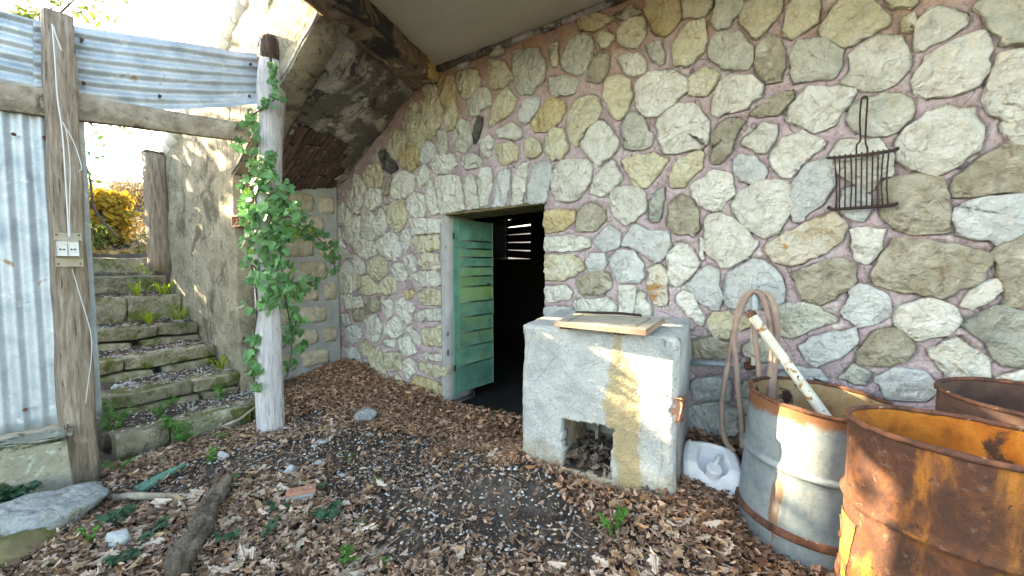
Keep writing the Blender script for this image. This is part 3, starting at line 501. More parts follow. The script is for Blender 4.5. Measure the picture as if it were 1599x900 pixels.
# ------------------------------------------------------------------ green door, its frame post and boards
door = thing('wooden_door', W(DU0+.05, .1, .05), 'green painted boarded door with worn yellow patches standing open into the dark', 'door')
hu, _ = hitv(707, 500, .1); H0 = W(hu, .1, 0); DD = Vector((.64, .768, 0)); DN = Vector((.768, -.64, 0))
bmo('door_frame', box(W(hu-.035, .12, .92), UU*.022, VV*.05, Z*.92, .004, 2, .004), M['doorframe'], door)
def dpt(d, n_, h): return H0+DD*d+DN*n_+Z*h
zb, zt = .075, 1.83; LW = .57
bmo('stile', box(dpt(.035, 0, (zb+zt)/2), DD*.035, DN*.022, Z*(zt-zb)/2, .004), M['doorgreen2'], door)
fr = [0, .12, .165, .215, .27, .325, .385, .475, .56, .65, .735, .84, 1]
bmo('backing', box(dpt(LW/2+.03, -.012, (zb+zt)/2), DD*(LW/2-.035), DN*.006, Z*(zt-zb)/2-Z*.01, .002), M['doorframe'], door)  # dark backing paints shadow lines into the gaps between the boards
for i in range(12):
    h1, h0 = zt-(zt-zb)*fr[i], zt-(zt-zb)*fr[i+1]; m = M['doorgreen2'] if i in (0, 1, 11) else M['doorgreen']
    b = box(dpt(LW/2+.035+rng.normal()*.003, .008+rng.normal()*.001, (h0+h1)/2), DD*(LW/2-.032), DN*.01, Z*((h1-h0)/2-.0075), .006)
    bd = bmo('board', b, m, door)
    if i == 6: tag(bd, 'board with a small dark latch hole')
    for q in range(3): pass
for h in (.35, 1.66):
    bmo('hinge', tube([dpt(.0, .03, h-.03), dpt(.0, .03, h+.03)], .009, 8), M['iron'], door)
bmo('latch', tube([dpt(.5, .016, 1.17), dpt(.5, .034, 1.17)], [.013, .009], 10), M['iron'], door)
th = thing('door_threshold', ghit(690, 636), 'broken pale concrete threshold at the foot of the green door', 'threshold')
u0, _ = hitv(655, 635, -.08); vs, fs = gsheet(lambda s, t: W(u0-.02+s*.62, -.14+.2*t, .035+.012*noise.noise(Vector((s*5, t*4, 1)))-(.03 if abs(s-.5) > .45 else 0)), Z, 24, 8, .12)
mesh('slab', vs, fs, M['cement'], th)
# ------------------------------------------------------------------ terrace slab with its beam
A0 = W(*([hitv(650, 150)[0]]+[0]+[3.08])); BD = Vector((-.28, -.96, 0)).normalized()
B0u = hitv(684, 120)[0]; CZ = hitv(800, 62)[1]
terr = thing('terrace', W(1.5, -.8, CZ), 'plastered concrete terrace slab overhanging the wall, with a peeling edge beam', 'terrace')
B0 = W(B0u, 0, 0); TD = 1.72
def slabP(s, t):
    v = .05-(TD+.05)*t; e = B0+BD*(-v/ -BD.dot(VV)); eu = (e-O).dot(UU)-.2
    u = eu+(5.1-eu)*s**1.3
    return W(u, v, CZ+.006*noise.noise(Vector((u*2, v*2, 5))))
vs, fs = gsheet(slabP, -Z, 60, 24, .18); mesh('slab', vs, fs, M['ceil'], terr)
# uneven fillet of moss and plaster where ceiling meets wall
pts = [W(B0u+.02+i*.12, -.012, CZ-.02) for i in range(38)]
bmo('cornice_fillet', tube(pts, [.028+.014*noise.noise(Vector((i*.7, 0, 0))) for i in range(38)], 7, amp=.01, ns=3), M['plaster'], terr, True)
def beamP(w0, zlo, zhi, L):
    pass
AB = (B0-Vector((A0.x, A0.y, 0))).length
def beam_face(fn, N, nu, nv, m, name, th=.03):
    vs, fs = gsheet(fn, N, nu, nv, th); return mesh(name, vs, fs, m, terr)
BL = 2.0; zb0 = 3.1; side = BD.cross(Z).normalized(); side = side if side.dot(B0-A0) > 0 else -side
A0g = Vector((A0.x, A0.y, 0)); 
def nzz(p, k=1): return .018*noise.noise(p*3)+.012*noise.noise(p*9)+.006*noise.noise(p*22)
def bot(s, t):
    p = (A0g*(1-t)+B0*t)+BD*(BL*s-.06)+Z*(zb0+.02*s); k = nzz(p)
    if t > .99: k = 0
    return p+Z*(k*1.3+.03*(.5-abs(t-.5)))
beam_face(bot, -Z, 90, 12, M['beam'], 'beam_underside')
def rgt(s, t):
    p = B0+BD*(BL*s-.06); p = p+Z*(zb0+.02*s+(CZ+.01-zb0-.02*s)*t); k = nzz(p) if s > .13 else 0
    if t < .01: p.z = (zb0+.02*s)
    return p+side*(k*1.1+.012)
ni = 12
vs, fs = gsheet(rgt, side, 90, 10, .05, lambda i, j: i >= ni+int(2*math.sin(j*1.7))); mesh('beam_side', vs, fs, M['beam'], terr)
vs, fs = gsheet(rgt, side, 90, 10, .044, lambda i, j: i < ni+2); 
for v in vs: v -= side*.004
mesh('limewash_patch', vs, fs, M['yellow'], terr)
def lft(s, t):
    p = A0g+BD*(BL*s-.06)+Z*(zb0+.02*s+.3*t); return p-side*(nzz(p)*1.2)
beam_face(lft, -side, 60, 8, M['beam'], 'beam_side', .04)
# ------------------------------------------------------------------ outer concrete stair that comes down beside the alcove
VS = -1.23; UB = -1.8
ost = thing('outer_staircase', W(-2.4, -.6, 1.2), 'crumbling plastered outer staircase with a sloping underside over a block-walled alcove', 'staircase')
def sofh(u, v): return 3.374+.61*u-.19*(-v)*1.0 if False else 3.374+.61*u+.19*v
def beam_u(v): e = A0g+BD*(v/BD.dot(VV)); return (e-O).dot(UU)
poly = [hitv(*q) for q in ()]
def patch(u, v):                                          # where the plaster of the underside has fallen off
    p = W(u, v, sofh(u, v)); yy = p.y*CP-(p.z-CAMH)*SP; zz = p.y*SP+(p.z-CAMH)*CP; x, y = 800+F*p.x/yy, 450-F*zz/yy
    k = 9*noise.noise(Vector((u*7, v*7, 0)))+4*noise.noise(Vector((u*20, v*20, 0)))
    return inpoly(x+k, y+k, [(405, 240), (440, 205), (475, 192), (500, 208), (548, 222), (538, 262), (522, 312), (400, 316), (340, 312), (352, 285)])
NSU, NSV = 96, 72
def sofP(s, t):
    v = VS+(0-VS)*t+.0; u1 = beam_u(v)+.02; u = UB-.04+(u1-UB+.04)*s
    k = .022*noise.noise(Vector((u*2.2, v*2.2, 1)))+.016*noise.noise(Vector((u*7, v*7, 2)))+.006*noise.noise(Vector((u*20, v*20, 2)))
    return W(u, v, sofh(u, v)+k)
def keepS(i, j):
    s, t = (i+.5)/NSU, (j+.5)/NSV; v = VS*(1-t); u = UB+(beam_u(v)-UB)*s; return not patch(u, v)
SN = Vector((UU.x*.61+VV.x*.19, UU.y*.61+VV.y*.19, -1)).normalized()
vs, fs = gsheet(sofP, SN, NSU, NSV, .028, keepS); mesh('underside_plaster', vs, fs, M['plaster'], ost)
for i in range(22):                                      # ribbed bricks under the lost plaster, laid along the slope
    v = VS+.02+i*.055
    for j in range(7):
        u0 = UB-.02+j*.21+rng.uniform(-.02, .02)
        if not any(patch(u0+a, v+b) for a in (-.06, 0, .1, .2, .26) for b in (-.05, .02, .08)): continue
        c = W(u0+.1, v+.025, sofh(u0+.1, v+.025)+.04+rng.normal()*.007)
        bmo('brick', box(c, (UU+Z*.61).normalized()*.115, VV*.0235+Z*.19*.0235, SN*-.02, .006, 1, .008, 24), M['brick'], ost)
VQ = VS+.09
vs, fs = gsheet(lambda s, t: W(UB-.1+(beam_u(VQ*(1-t))+.1-UB)*s, VQ*(1-t), sofh(UB-.1+(beam_u(VQ*(1-t))+.1-UB)*s, VQ*(1-t))+.075), SN, 10, 10, .1)
mesh('stair_slab', vs, fs, M['cement'], ost)
# stringer / side wall: the face that looks towards the steps
uT0, hT0 = hitv(258, 240, VS); uT1, hT1 = hitv(385, 0, VS); SL = (hT1-hT0)/(uT1-uT0)
def topl(u): return hT0+SL*(u-uT0)
SU0, SU1, UE = uT0-.02, .12, -1.5
NX, NY = 130, 90
def sdP(s, t):
    u = SU0+(SU1-SU0)*s; hb = .0 if u < UE else sofh(u, VS)-.02; h = hb+(topl(u)-hb)*t
    k = .03*noise.noise(Vector((u*1.5, h*1.5, 7)))+.014*noise.noise(Vector((u*6, h*6, 7)))+.005*noise.noise(Vector((u*20, h*20, 7)))
    return W(u, VS-k, h)
def sdn(name, a, b, m):
    vs, fs = gsheet(lambda s, t: sdP(a+(b-a)*s, t), -VV, int(NX*(b-a)), NY, .22); return mesh(name, vs, fs, m, ost)
sE = (UE-SU0)/(SU1-SU0)
sdn('side_wall', 0, sE-1e-4, M['sidewall']); sdn('stringer', sE+1e-3, 1, M['sidewall'])
# back wall of the alcove: blocks in cement
vs, fs = gsheet(lambda s, t: W(UB+.01*noise.noise(Vector((s*9, t*14, 1))), -.02+(VS+.1)*s, -.2+(2.5+(sofh(UB, VS*s)-2.26)+.15)*t), UU, 40, 60, .3)
mesh('cement', vs, fs, M['cement'], ost)
hrow = 2.2
rows = [(2.18, 1.96), (1.93, 1.73), (1.69, 1.46), (1.42, 1.2), (1.16, .95), (.9, .7), (.64, .45), (.39, .2), (.15, -.05)]
for r_, (ha, hb) in enumerate(rows):
    v = -.06-(.12 if r_ % 2 else 0)*rng.uniform(.8, 1.2)
    first = True
    while v > VS+.05:
        L = rng.uniform(.3, .36) if not (first and r_ % 2 == 0) else rng.uniform(.17, .22); first = False
        v2 = max(v-L, VS+.03)
        if v-v2 > .07:
            b = bmesh.new(); n = 7; mm = 5; g = {}
            cv, ch = (v+v2)/2, (ha+hb)/2; sd = rng.random()*50
            for i in range(n+1):
                for j in range(mm+1):
                    a, c = i/n*2-1, j/mm*2-1
                    ed = max(abs(a), abs(c)); rr = 1-.28*abs(noise.noise(Vector((a*2.2, c*2.2, sd))))-(.08 if abs(a) > .9 and abs(c) > .9 else 0)
                    q = W(UB+(.024-.018*(ed > .95)+.012*noise.noise(Vector((a*2.5, c*2.5, sd)))), cv+a*rr*(v-v2)/2, ch+c*rr*(ha-hb)/2)
                    g[i, j] = b.verts.new(q)
            for i in range(n):
                for j in range(mm): b.faces.new((g[i, j], g[i+1, j], g[i+1, j+1], g[i, j+1]))
            ge = bmesh.ops.extrude_edge_only(b, edges=[e for e in b.edges if e.is_boundary])
            for x in ge['geom']:
                if isinstance(x, bmesh.types.BMVert): x.co -= UU*.05
            bmo('block', b, M['tuff'], ost, True)
        v = v2-rng.uniform(.03, .06)
# hollow terracotta brick left sticking out of the side wall
hu_, hh_ = hitv(376, 346, VS); hb_ = W(hu_, VS-.03, hh_)
b = bmesh.new()
for cc in ((-.04, 0), (.04, 0)):
    o_ = [Vector((cc[0]+.036*math.cos(t), 0, .036*math.sin(t))) for t in np.linspace(0, 2*math.pi, 13)[:-1]]
    for k in range(12):
        a_, b_ = o_[k], o_[(k+1) % 12]; ctr = Vector((cc[0], 0, 0))
        q = [hb_+UU*(p.x)+Z*p.z+VV*y for p, y in ((a_, 0), (b_, 0), (b_, .1), (a_, .1))]; i_ = [hb_+UU*(ctr.x+(p.x-ctr.x)*.78)+Z*p.z*.78+VV*y for p, y in ((a_, 0), (b_, 0), (b_, .1), (a_, .1))]
        Q = [b.verts.new(x) for x in q]; I_ = [b.verts.new(x) for x in i_]
        b.faces.new(Q); b.faces.new(I_[::-1]); b.faces.new((Q[0], I_[0], I_[1], Q[1]))
for (dx, dz, hx, hz) in ((0, .045, .085, .007), (0, -.045, .085, .007), (-.083, 0, .006, .05), (.083, 0, .006, .05)):
    box(hb_+UU*dx+Z*dz+VV*.04, UU*hx, VV*.05, Z*hz, .002, bm=b)
bmo('hollow_brick', b, M['terra'], ost)
# whitewashed coping tiles down the parapet, thin rusty rail beside them
n = 17
for i in range(n):
    u = uT0-.05+(uT1+.9-uT0)*(i+.5)/n; du = (uT1+.9-uT0)/n
    pts = [W(u-du*.52, VS+.07, topl(u-du*.52)+.03), W(u+du*.5, VS+.07, topl(u+du*.5)+.055)]
    bmo('coping_tile', tube(pts, [.1, .125], 12, amp=.004), M['lattice'], ost, True)
# ------------------------------------------------------------------ stone steps up to the garden
steps = thing('stone_steps', W(-2.4, -1.7, 0), 'mossy rubble stone steps climbing to the garden opening', 'steps')
SD_ = [(.17, -1.08), (.36, -1.55), (.56, -2.05), (.76, -2.52), (1.03, -3.0), (1.25, -3.5), (1.46, -3.98)]
vL, vR = -2.2, -1.26
def back(u, v, h): return W(u, v, h)
prev = 0.
for k, (h, u) in enumerate(SD_):
    nxt = SD_[k+1][1] if k < 6 else u-.5
    vr = -1.0 if k < 1 else vR+.02; r3 = random.Random(k*5+1)
    hole = h-prev; v = vL-.02*k
    if k in (4, 5, 6):                                    # the upper risers are long slabs
        cuts = [vL, vR+.02] if k != 4 else [vL, -1.72, vR+.02]
        lays = [(prev+.0, h)]
    else:
        cuts = None; lays = [(prev-.02, prev+hole*.36), (prev+hole*.4, h)] if k else [(prev-.1, h)]
    for li, (z0, z1) in enumerate(lays):
        v = vL; sk = .10                                  # the fronts run a little askew
        cc = cuts or ([vL]+sorted(r3.uniform(vL+.2, vr-.2) for _ in range(1 if li else 2))+[vr])
        for a, b_ in zip(cc[:-1], cc[1:]):
            if b_-a < .08: continue
            c = W(u-.12+r3.uniform(-.015, .015)+(.03 if not li and len(lays) > 1 else 0)-sk*((a+b_)/2-vL)*.3, (a+b_)/2, (z0+z1)/2+r3.uniform(-.008, .008))
            bmo('step_stone', box(c, UU*(.13+r3.uniform(-.01, .012)), VV*((b_-a)/2-.006)+UU*r3.uniform(-.012, .012), Z*((z1-z0)/2-.003)+UU*r3.uniform(-.02, .02), .018, 3, .022, 5.5), M['step'], steps, True)
    # earth and gravel on the tread
    def tr(s, t, u=u, nxt=nxt, h=h, vr=vr):
        uu = u-.18+(nxt-.02-u+.18)*s; vv = vL-.03+(vr-vL+.02)*t
        return W(uu, vv, h-.022+.02*noise.noise(Vector((uu*5, vv*5, 3)))+.05*s*s)
    vs, fs = gsheet(tr, Z, 12, 24, .12); mesh('tread_earth', vs, fs, M['soil'], steps)
    for _ in range(5 if k < 4 else 2):
        q = W(u-r3.uniform(.2, .45), r3.uniform(vL+.1, vr-.1), h-.0)
        rock('loose_stone', q, r3.uniform(.02, .055), M['rock'], seed=r3.random()*9, squash=(1.3, .9, .5), sub=2, rot=r3.random()*6, parent=steps)
    prev = h
# gate post at the head of the steps
p = P(249, 402, 4.95); top = P(246, 241, 4.95)
gp = thing('gate_post', (p.x, p.y, 1.4), 'short squared wooden post at the head of the steps, sunlit brown on top', 'post')
bmo('post', tube([Vector((p.x, p.y, 1.3+(top.z-1.3)*i/8)) for i in range(9)], .1, 20, amp=.008, sq=.75, twist=.4), M['wood_grey'], gp, True)
bmo('post_cap', box((p.x, p.y, top.z+.008), UU*.098, VV*.098, Z*.012, .004, 2, .01), M['wood_dark'], gp)
# ------------------------------------------------------------------ lean-to remains: posts, rail, corrugated sheets
P1 = Vector((-2.62, 2.62, 0)); P2 = Vector((-1.95, 3.38, 0))
def dirt(p): return p.z
b1 = P(126, 752, 2.6); t1 = P(89, 24, 2.62)
pt = thing('wooden_post', (b1.x, b1.y, 0), 'thick squared grey timber post holding the socket board, left of the stone steps', 'post')
pts = [Vector((b1.x, b1.y, -.1)).lerp(Vector((t1.x, t1.y, t1.z)), i/18) for i in range(19)]
bmo('post_shaft', tube(pts, [(.093-.024*(i/18)**.6)+.004*math.sin(i*1.7) for i in range(19)], 28, amp=.008, ns=2.2, sq=.6, twist=.35), M['wood_grey'], pt, True)
b2 = P(424, 680, 3.37); t2 = P(428, 66, 3.37)
pp = thing('wooden_post', (b2.x, b2.y, 0), 'bleached round tree-trunk post with a rotten top, overgrown by ivy', 'post')
ax = [P(424, 684, 3.37), P(421, 600, 3.37), P(420, 520, 3.37), P(419, 440, 3.37), P(420, 360, 3.37), P(421, 280, 3.37), P(423, 200, 3.38), P(425, 140, 3.39), P(427, 100, 3.4)]
ax[0].z = -.1
bmo('post_shaft', tube(spline(ax, 5), [.098-.0*(i/40)+.006*math.sin(i*.4) for i in range(41)], 26, amp=.012, ns=1.6), M['wood_pale'], pp, True)
tp = [ax[-1]+Vector((0, 0, -.03)), ax[-1]+Vector((0, 0, .08)), ax[-1]+Vector((.01, 0, .17)), ax[-1]+Vector((.02, 0, .21))]
bmo('rotten_top', tube(spline(tp, 4), [.1, .1, .104, .106, .108, .1, .1, .09, .09, .075, .06, .04, .03], 22, amp=.03, ns=2.5), M['wood_dark'], pp, True)
for i in range(9):
    a = i*.7; q = ax[-1]+Vector((.09*math.cos(a), .09*math.sin(a), .03))
    bmo('splinter', tube([q, q+Vector((.01*math.cos(a), .01*math.sin(a), .1+.1*rng.random()))], [.02, .004], 5), M['wood_dark'] if i % 3 else M['wood_pale'], pp)
FD = (P2-P1).normalized(); FN = Vector((FD.y, -FD.x, 0))   # the fence runs along FD; FN looks at the camera
def FP(d, n, z): q = P1+FD*d+FN*n; return Vector((q.x, q.y, z))
def fhit(px, py, n=0.):
    d = ray(px, py); q0 = P1+FN*n; k = (q0-CAM).dot(FN)/d.dot(FN); p = CAM+d*k; return (p-P1).dot(FD), p.z
rail = thing('timber_rail', FP(.3, -.1, 2.4), 'long weathered horizontal timber rail running behind the squared post', 'timber')
ra, rbz = fhit(0, 152, -.13), fhit(392, 207, -.05)
d0, z0 = ra; d1, z1 = rbz
def railP(s):
    d = d0-.9+(d1-d0+.9)*s; return FP(d, -.15+.06*s, z0+(z1-z0)*(d-d0)/(d1-d0))
b = bmesh.new(); rings = []
for i in range(31):
    c = railP(i/30); hgt = .086-.018*(i/30); ring = []
    for (a, e) in ((1, .94), (.85, 1), (-.85, 1), (-1, .94), (-1, -.94), (-.85, -1), (.85, -1), (1, -.94)):
        ring.append(b.verts.new(c+FN*a*.028+Z*e*(hgt+.006*noise.noise(c*5+Vector((a, e, 0))))))
    rings.append(ring)
for i in range(30):
    for k in range(8): b.faces.new((rings[i][k], rings[i][(k+1) % 8], rings[i+1][(k+1) % 8], rings[i+1][k]))
b.faces.new(rings[0][::-1]); b.faces.new(rings[-1])
bmo('rail', b, M['plank'], rail, True)
# upper sheet, corrugations lying along it
def sheet(name, label, corners, nh, nvv, waves, amp, along, bend=0., curl=0., off=0., sag=0.):
    """corners: bottom-left, bottom-right, top-right, top-left"""
    bl, br, tr_, tl = corners
    N = (br-bl).cross(tl-bl).normalized()
    if N.dot(CAM-bl) < 0: N = -N
    def f(s, t):
        p = (bl*(1-s)+br*s)*(1-t)+(tl*(1-s)+tr_*s)*t; w_ = (t if along else s)*waves
        k = amp*math.cos(2*math.pi*w_)*(1-(.5*max(0, s-.8)/.2 if along and t < .25 else 0))
        k += .02*noise.noise(Vector((s*2.5, t*2, waves)))+.005*noise.noise(Vector((s*9, t*9, waves)))
        if curl: k += curl*max(0, .3-t)**2*max(0, s-.4)*20
        p = p-Z*sag*(1-t)*math.sin(math.pi*s)
        return p+N*k+Z*(.006*noise.noise(Vector((s*8, t*3, 2))) if t in (0, 1) else 0)
    vs, fs = gsheet(f, N, nh, nvv, .0015)
    o = mesh(name, vs, fs, M['zincsheet'], None); tag(o, label, 'corrugated sheet'); return o
n0 = -.15
def fc(px, py, n): d, z = fhit(px, py, n); return FP(d, n, z)
TL, TR, BRr, BLl = fc(60, 32, -.22), fc(416, 86, -.12), fc(410, 166, -.1), fc(60, 152, -.2)
sheet('corrugated_sheet', 'bluish corrugated zinc sheet laid lengthwise between the two posts above the steps', (BLl-FD*.02, BRr, TR, TL-FD*.02), 90, 96, 6.6, .0075, True, curl=.06, sag=.055)
c1 = fc(-5, 22, -.26)
a_ = TL-FD*.02+FN*-.02
sheet('corrugated_sheet', 'pale sunlit corrugated sheet laid lengthwise, left of the squared post', (FP(-1.3, -.24, 2.38), BLl+FN*-.03, TL+FN*-.03+Z*.0, FP(-1.3, -.25, TL.z+.01)), 60, 90, 6, .0105, True)
dl, zl = fhit(45, 672, -.12)
sheet('corrugated_sheet', 'upright corrugated zinc sheet under the rail, between the frame edge and the squared post', (FP(-.72, -.12, zl), FP(.0, -.12, zl), FP(.0, -.14, 2.42), FP(-.72, -.14, 2.42)), 110, 30, 9.5, .011, False)
sheet('corrugated_sheet', 'further upright corrugated sheet added out of view left of the others for its shade', (FP(-1.5, -.1, zl), FP(-.73, -.1, zl), FP(-.73, -.12, 2.42), FP(-1.5, -.12, 2.42)), 110, 20, 10, .011, False)  # unseen sheet added to carry the fence's shade further left
for i_, (px_, py_, n_) in enumerate(((128, 62, -.17), (131, 130, -.16), (250, 150, -.12), (392, 100, -.09), (390, 150, -.08), (22, 210, -.1), (70, 215, -.1), (40, 640, -.1))):
    q_ = fc(px_, py_, n_); par_ = bpy.data.objects['corrugated_sheet' if i_ < 5 else 'corrugated_sheet.002']
    bmo('nail', tube([q_-FN*.03, q_+FN*.004, q_+FN*.008], [.005, .011, .007], 8), M['rustrim'], par_)
# block under the sheet and boulder before it
blk = thing('concrete_block', FP(-.35, -.02, 0), 'mossy lichen-spotted concrete block under the upright corrugated sheet', 'block')
bmo('block', box(FP(-.63, -.06, zl/2-.07), FD*.47, FN*.15, Z*(zl/2+.06), .03, 5, .03, 4), M['mossblock'], blk, True)
q = ghit(30, 850); tag(rock('boulder', (q.x-.04, q.y+.14, q.z+.06), .24, M['rock'], 3, (1.15, .8, .42), 4, .4, .25), 'big flat grey boulder at the lower left, in front of the mossy block', 'boulder')
q = ghit(12, 885); tag(rock('boulder', (q.x-.06, q.y+.05, q.z+.02), .16, M['mossrock'], 5, (1.2, .8, .5), 4, .4, .5), 'small brown mossy boulder in the lower left corner', 'boulder')
# socket board and wires on the squared post
def onp(px, py, n=.0): d = ray(px, py); k = (2.47-n)/d.y; return CAM+d*k
sb = thing('socket_board', onp(108, 415), 'pale wooden board with a white double power socket fixed on the squared post', 'socket')
X1 = FD*.92+FN*.1; X1.normalize(); XN = Vector((X1.y, -X1.x, 0))
bc = onp(108, 390); bmo('backing_board', box(bc, X1*.058, XN*.011, Z*.1, .003), M['board'], sb)
so = bmo('socket', box(bc+XN*.034+Z*.005, X1*.046, XN*.02, Z*.044, .008), M['socket'], sb)
for s_ in (-.022, .022):
    for e_ in (-.007, .007): bmo('socket_hole', tube([bc+XN*.05+X1*(s_+e_), bc+XN*.0605+X1*(s_+e_)], .0045, 8), M['iron'], so)
bmo('socket_divider', box(bc+XN*.058, X1*.0012, XN*.0012, Z*.038, 0), M['inlay'], so)
for s_ in (-.045, .045):
    for e_ in (-.085, .085): bmo('screw', tube([bc+X1*s_+Z*e_+XN*.009, bc+X1*s_+Z*e_+XN*.015], .005, 8), M['iron'], sb)
def wire(px, label, r=.0035, n=0.02):
    pts = spline([onp(a, b_, n+.004*(i % 2)) for i, (a, b_) in enumerate(px)], 6)
    return tag(bmo('electric_wire', tube(pts, r, 6), M['wire'], None, True), label, 'wire')
wire([(82, 38), (86, 90), (90, 150), (97, 200), (101, 250), (104, 300), (106, 330), (108, 372)], 'white wire running the whole way down the squared post into the socket')
wire([(84, 42), (88, 56), (97, 80)], 'short white wire end hooked at the top of the squared post')
wire([(97, 190), (104, 205), (110, 260), (109, 330), (110, 372)], 'second thinner white wire curling down beside the long one on the squared post', .0022)
wire([(100, 195), (112, 215), (122, 240), (128, 262), (124, 268)], 'loose white wire end curving away to the right edge of the squared post', .0018, .0)
wire([(113, 420), (128, 470), (142, 520), (143, 560), (138, 600), (134, 630)], 'thin pale cable drooping below the socket board down the squared post', .0022, -.06)
# ------------------------------------------------------------------ masonry stove
def at(x, y, z): return Vector((x, y, z))
ZT = 1.035; FL, FR = at(.058, 2.49, 0), at(.805, 1.985, 0)
uu_, hh_ = hitv(1079, 502); BR = W(uu_, .03, 0); BL = W(1.24, -.05, 0); gz = .1
stv = thing('masonry_stove', (.55, 2.6, .15), 'rough whitish rendered masonry stove with an ash opening and a long ochre stain', 'stove')
SF = (FR-FL); SFn = Vector((SF.y, -SF.x, 0)).normalized()
if SFn.dot(CAM-FL) < 0: SFn = -SFn
def sfhit(px, py): d = ray(px, py); k = (FL-CAM).dot(SFn)/d.dot(SFn); p = CAM+d*k; return (p-FL).dot(SF)/SF.length_squared, p.z
NXs, NYs = 96, 110
hole = [sfhit(*q) for q in ((877, 653), (957, 669), (958, 690), (952, 712), (956, 752), (918, 742), (880, 733))]
def hk(s, z): return inpoly(s+.012*noise.noise(Vector((s*30, z*30, 1))), z+.012*noise.noise(Vector((s*30, z*30, 5))), hole)
def rnd(p, e=.0):
    return p+Vector((noise.noise(p*4), noise.noise(p*4+Vector((5, 5, 5))), 0))*.012+Vector((noise.noise(p*25), noise.noise(p*25+Vector((5, 5, 5))), noise.noise(p*25+Vector((1, 5, 9)))))*.004
def topz(p): return ZT+.01*noise.noise(p*3)
R0 = .035
def faceP(A, B, n_):
    def f(s, t):
        p = A*(1-s)+B*s; e = (B-A); L = e.length; k = 0
        d = min(s, 1-s)*L; z = gz+(ZT-gz)*t; dz = ZT-z
        if d < R0:
            th = (1-d/R0)*math.pi/4; k += R0*(1-math.cos(th)); p = p+e.normalized()*(R0*(1-math.sin(th))-d)*(1 if s < .5 else -1)
        if dz < R0:
            th = (1-dz/R0)*math.pi/4; k += R0*(1-math.cos(th)); z = ZT-R0*(1-math.sin(th))
        taper = .035*(1-t)*(1 if s > .5 else .3)*(1-2*abs(s-.5) if False else 1)
        p = p-n_*k; q = Vector((p.x, p.y, z)); return rnd(q)
    return f
front = faceP(FL, FR, SFn)
# the chipped edge at the right
chip = lambda s, z: s > .972-.03*noise.noise(Vector((z*20, 3, 3))) and .62 < z+.03*noise.noise(Vector((s*30, z*9, 3))) < .74
kp = lambda i, j: not chip((i+.5)/NXs, gz+(ZT-gz)*(j+.5)/NYs) and not hk((i+.5)/NXs, gz+(ZT-gz)*(j+.5)/NYs)
vs, fs = gsheet(front, SFn, NXs, NYs, .07, kp)
# ochre streak: a stain with its own outline, told off as a second material on the same render
stp = [sfhit(*q) for q in ((966, 520), (980, 560), (994, 585), (1001, 620), (1000, 680), (1006, 760), (975, 770), (955, 700), (942, 640), (946, 600), (950, 575), (955, 550))]
o = mesh('front_wall', vs, fs, M['stove'], stv)
def edged(px_, pz_, pl):                                  # distance to an outline, positive inside
    d = min((Vector((px_, pz_))-(Vector(pl[i-1])+(Vector(pl[i])-Vector(pl[i-1]))*max(0, min(1, (Vector((px_, pz_))-Vector(pl[i-1])).dot(Vector(pl[i])-Vector(pl[i-1]))/(Vector(pl[i])-Vector(pl[i-1])).length_squared)))).length for i in range(len(pl)))
    return d if inpoly(px_, pz_, pl) else -d
at_ = o.data.attributes.new('stain', 'FLOAT', 'POINT')
at_.data.foreach_set('value', [max(0, min(1, .5+edged((c-FL).dot(SF)/SF.length_squared, c.z, stp)/.1)) for c in vs])
def sn(A, B): n_ = Vector(((B-A).y, -(B-A).x, 0)).normalized(); c = (FL+FR+BR+BL)/4; return n_ if n_.dot(A-c) > 0 else -n_
for A, B, nm in ((FR, BR, 'side_wall'), (BL, FL, 'side_wall')):
    n_ = sn(A, B); vs, fs = gsheet(faceP(A, B, n_), n_, 50, 70, .06); mesh(nm, vs, fs, M['stove'], stv)
def tpf(s, t):
    a = FL*(1-s)+FR*s; c = BL*(1-s)+BR*s; p = a*(1-t)+c*t; m = (FL+FR+BR+BL)/4; p = p+(m-p)*.0
    e = min(s*.8, (1-s)*.8, t*.6); k = 0
    if e < R0: th = (1-e/R0)*math.pi/4; k = R0*(1-math.cos(th)); p = p+(m-p).normalized()*R0*.3*(1-e/R0)
    q = Vector((p.x, p.y, ZT-k)); return rnd(q)
vs, fs = gsheet(tpf, Z, 60, 50, .05); mesh('top', vs, fs, M['stove'], stv)
inn = lambda s, d, z: Vector((0, 0, z))+FL*(1-s)+FR*s-SFn*d
bmo('ash_chamber_back', box(inn(.42, .4, .42), SF*.3, SFn*.02, Z*.3, 0), M['cement'], stv)
bmo('ash_chamber_side', box(inn(hole[0][0]-.012, .2, .42), SF*.01, SFn*.14, Z*.24, .004), M['plank'], stv)
bmo('ash_chamber_side', box(inn(hole[1][0]+.03, .23, .42), SF*.02, SFn*.16, Z*.3, .004), M['cement'], stv)
bmo('ash_chamber_floor', box(inn(.42, .22, hole[4][1]-.02), SF*.3, SFn*.2, Z*.02, 0), M['soil'], stv)
bmo('strut', box(inn(.395, .33, .42), SF*.012, SFn*.01, Z*.2, .002), M['plank'], stv)
bmo('loose_brick', box(inn(.975, .045, .68), SF*.04, SFn*.035, Z*.055, .008, 3, .02, 20), M['terra'], stv, True)
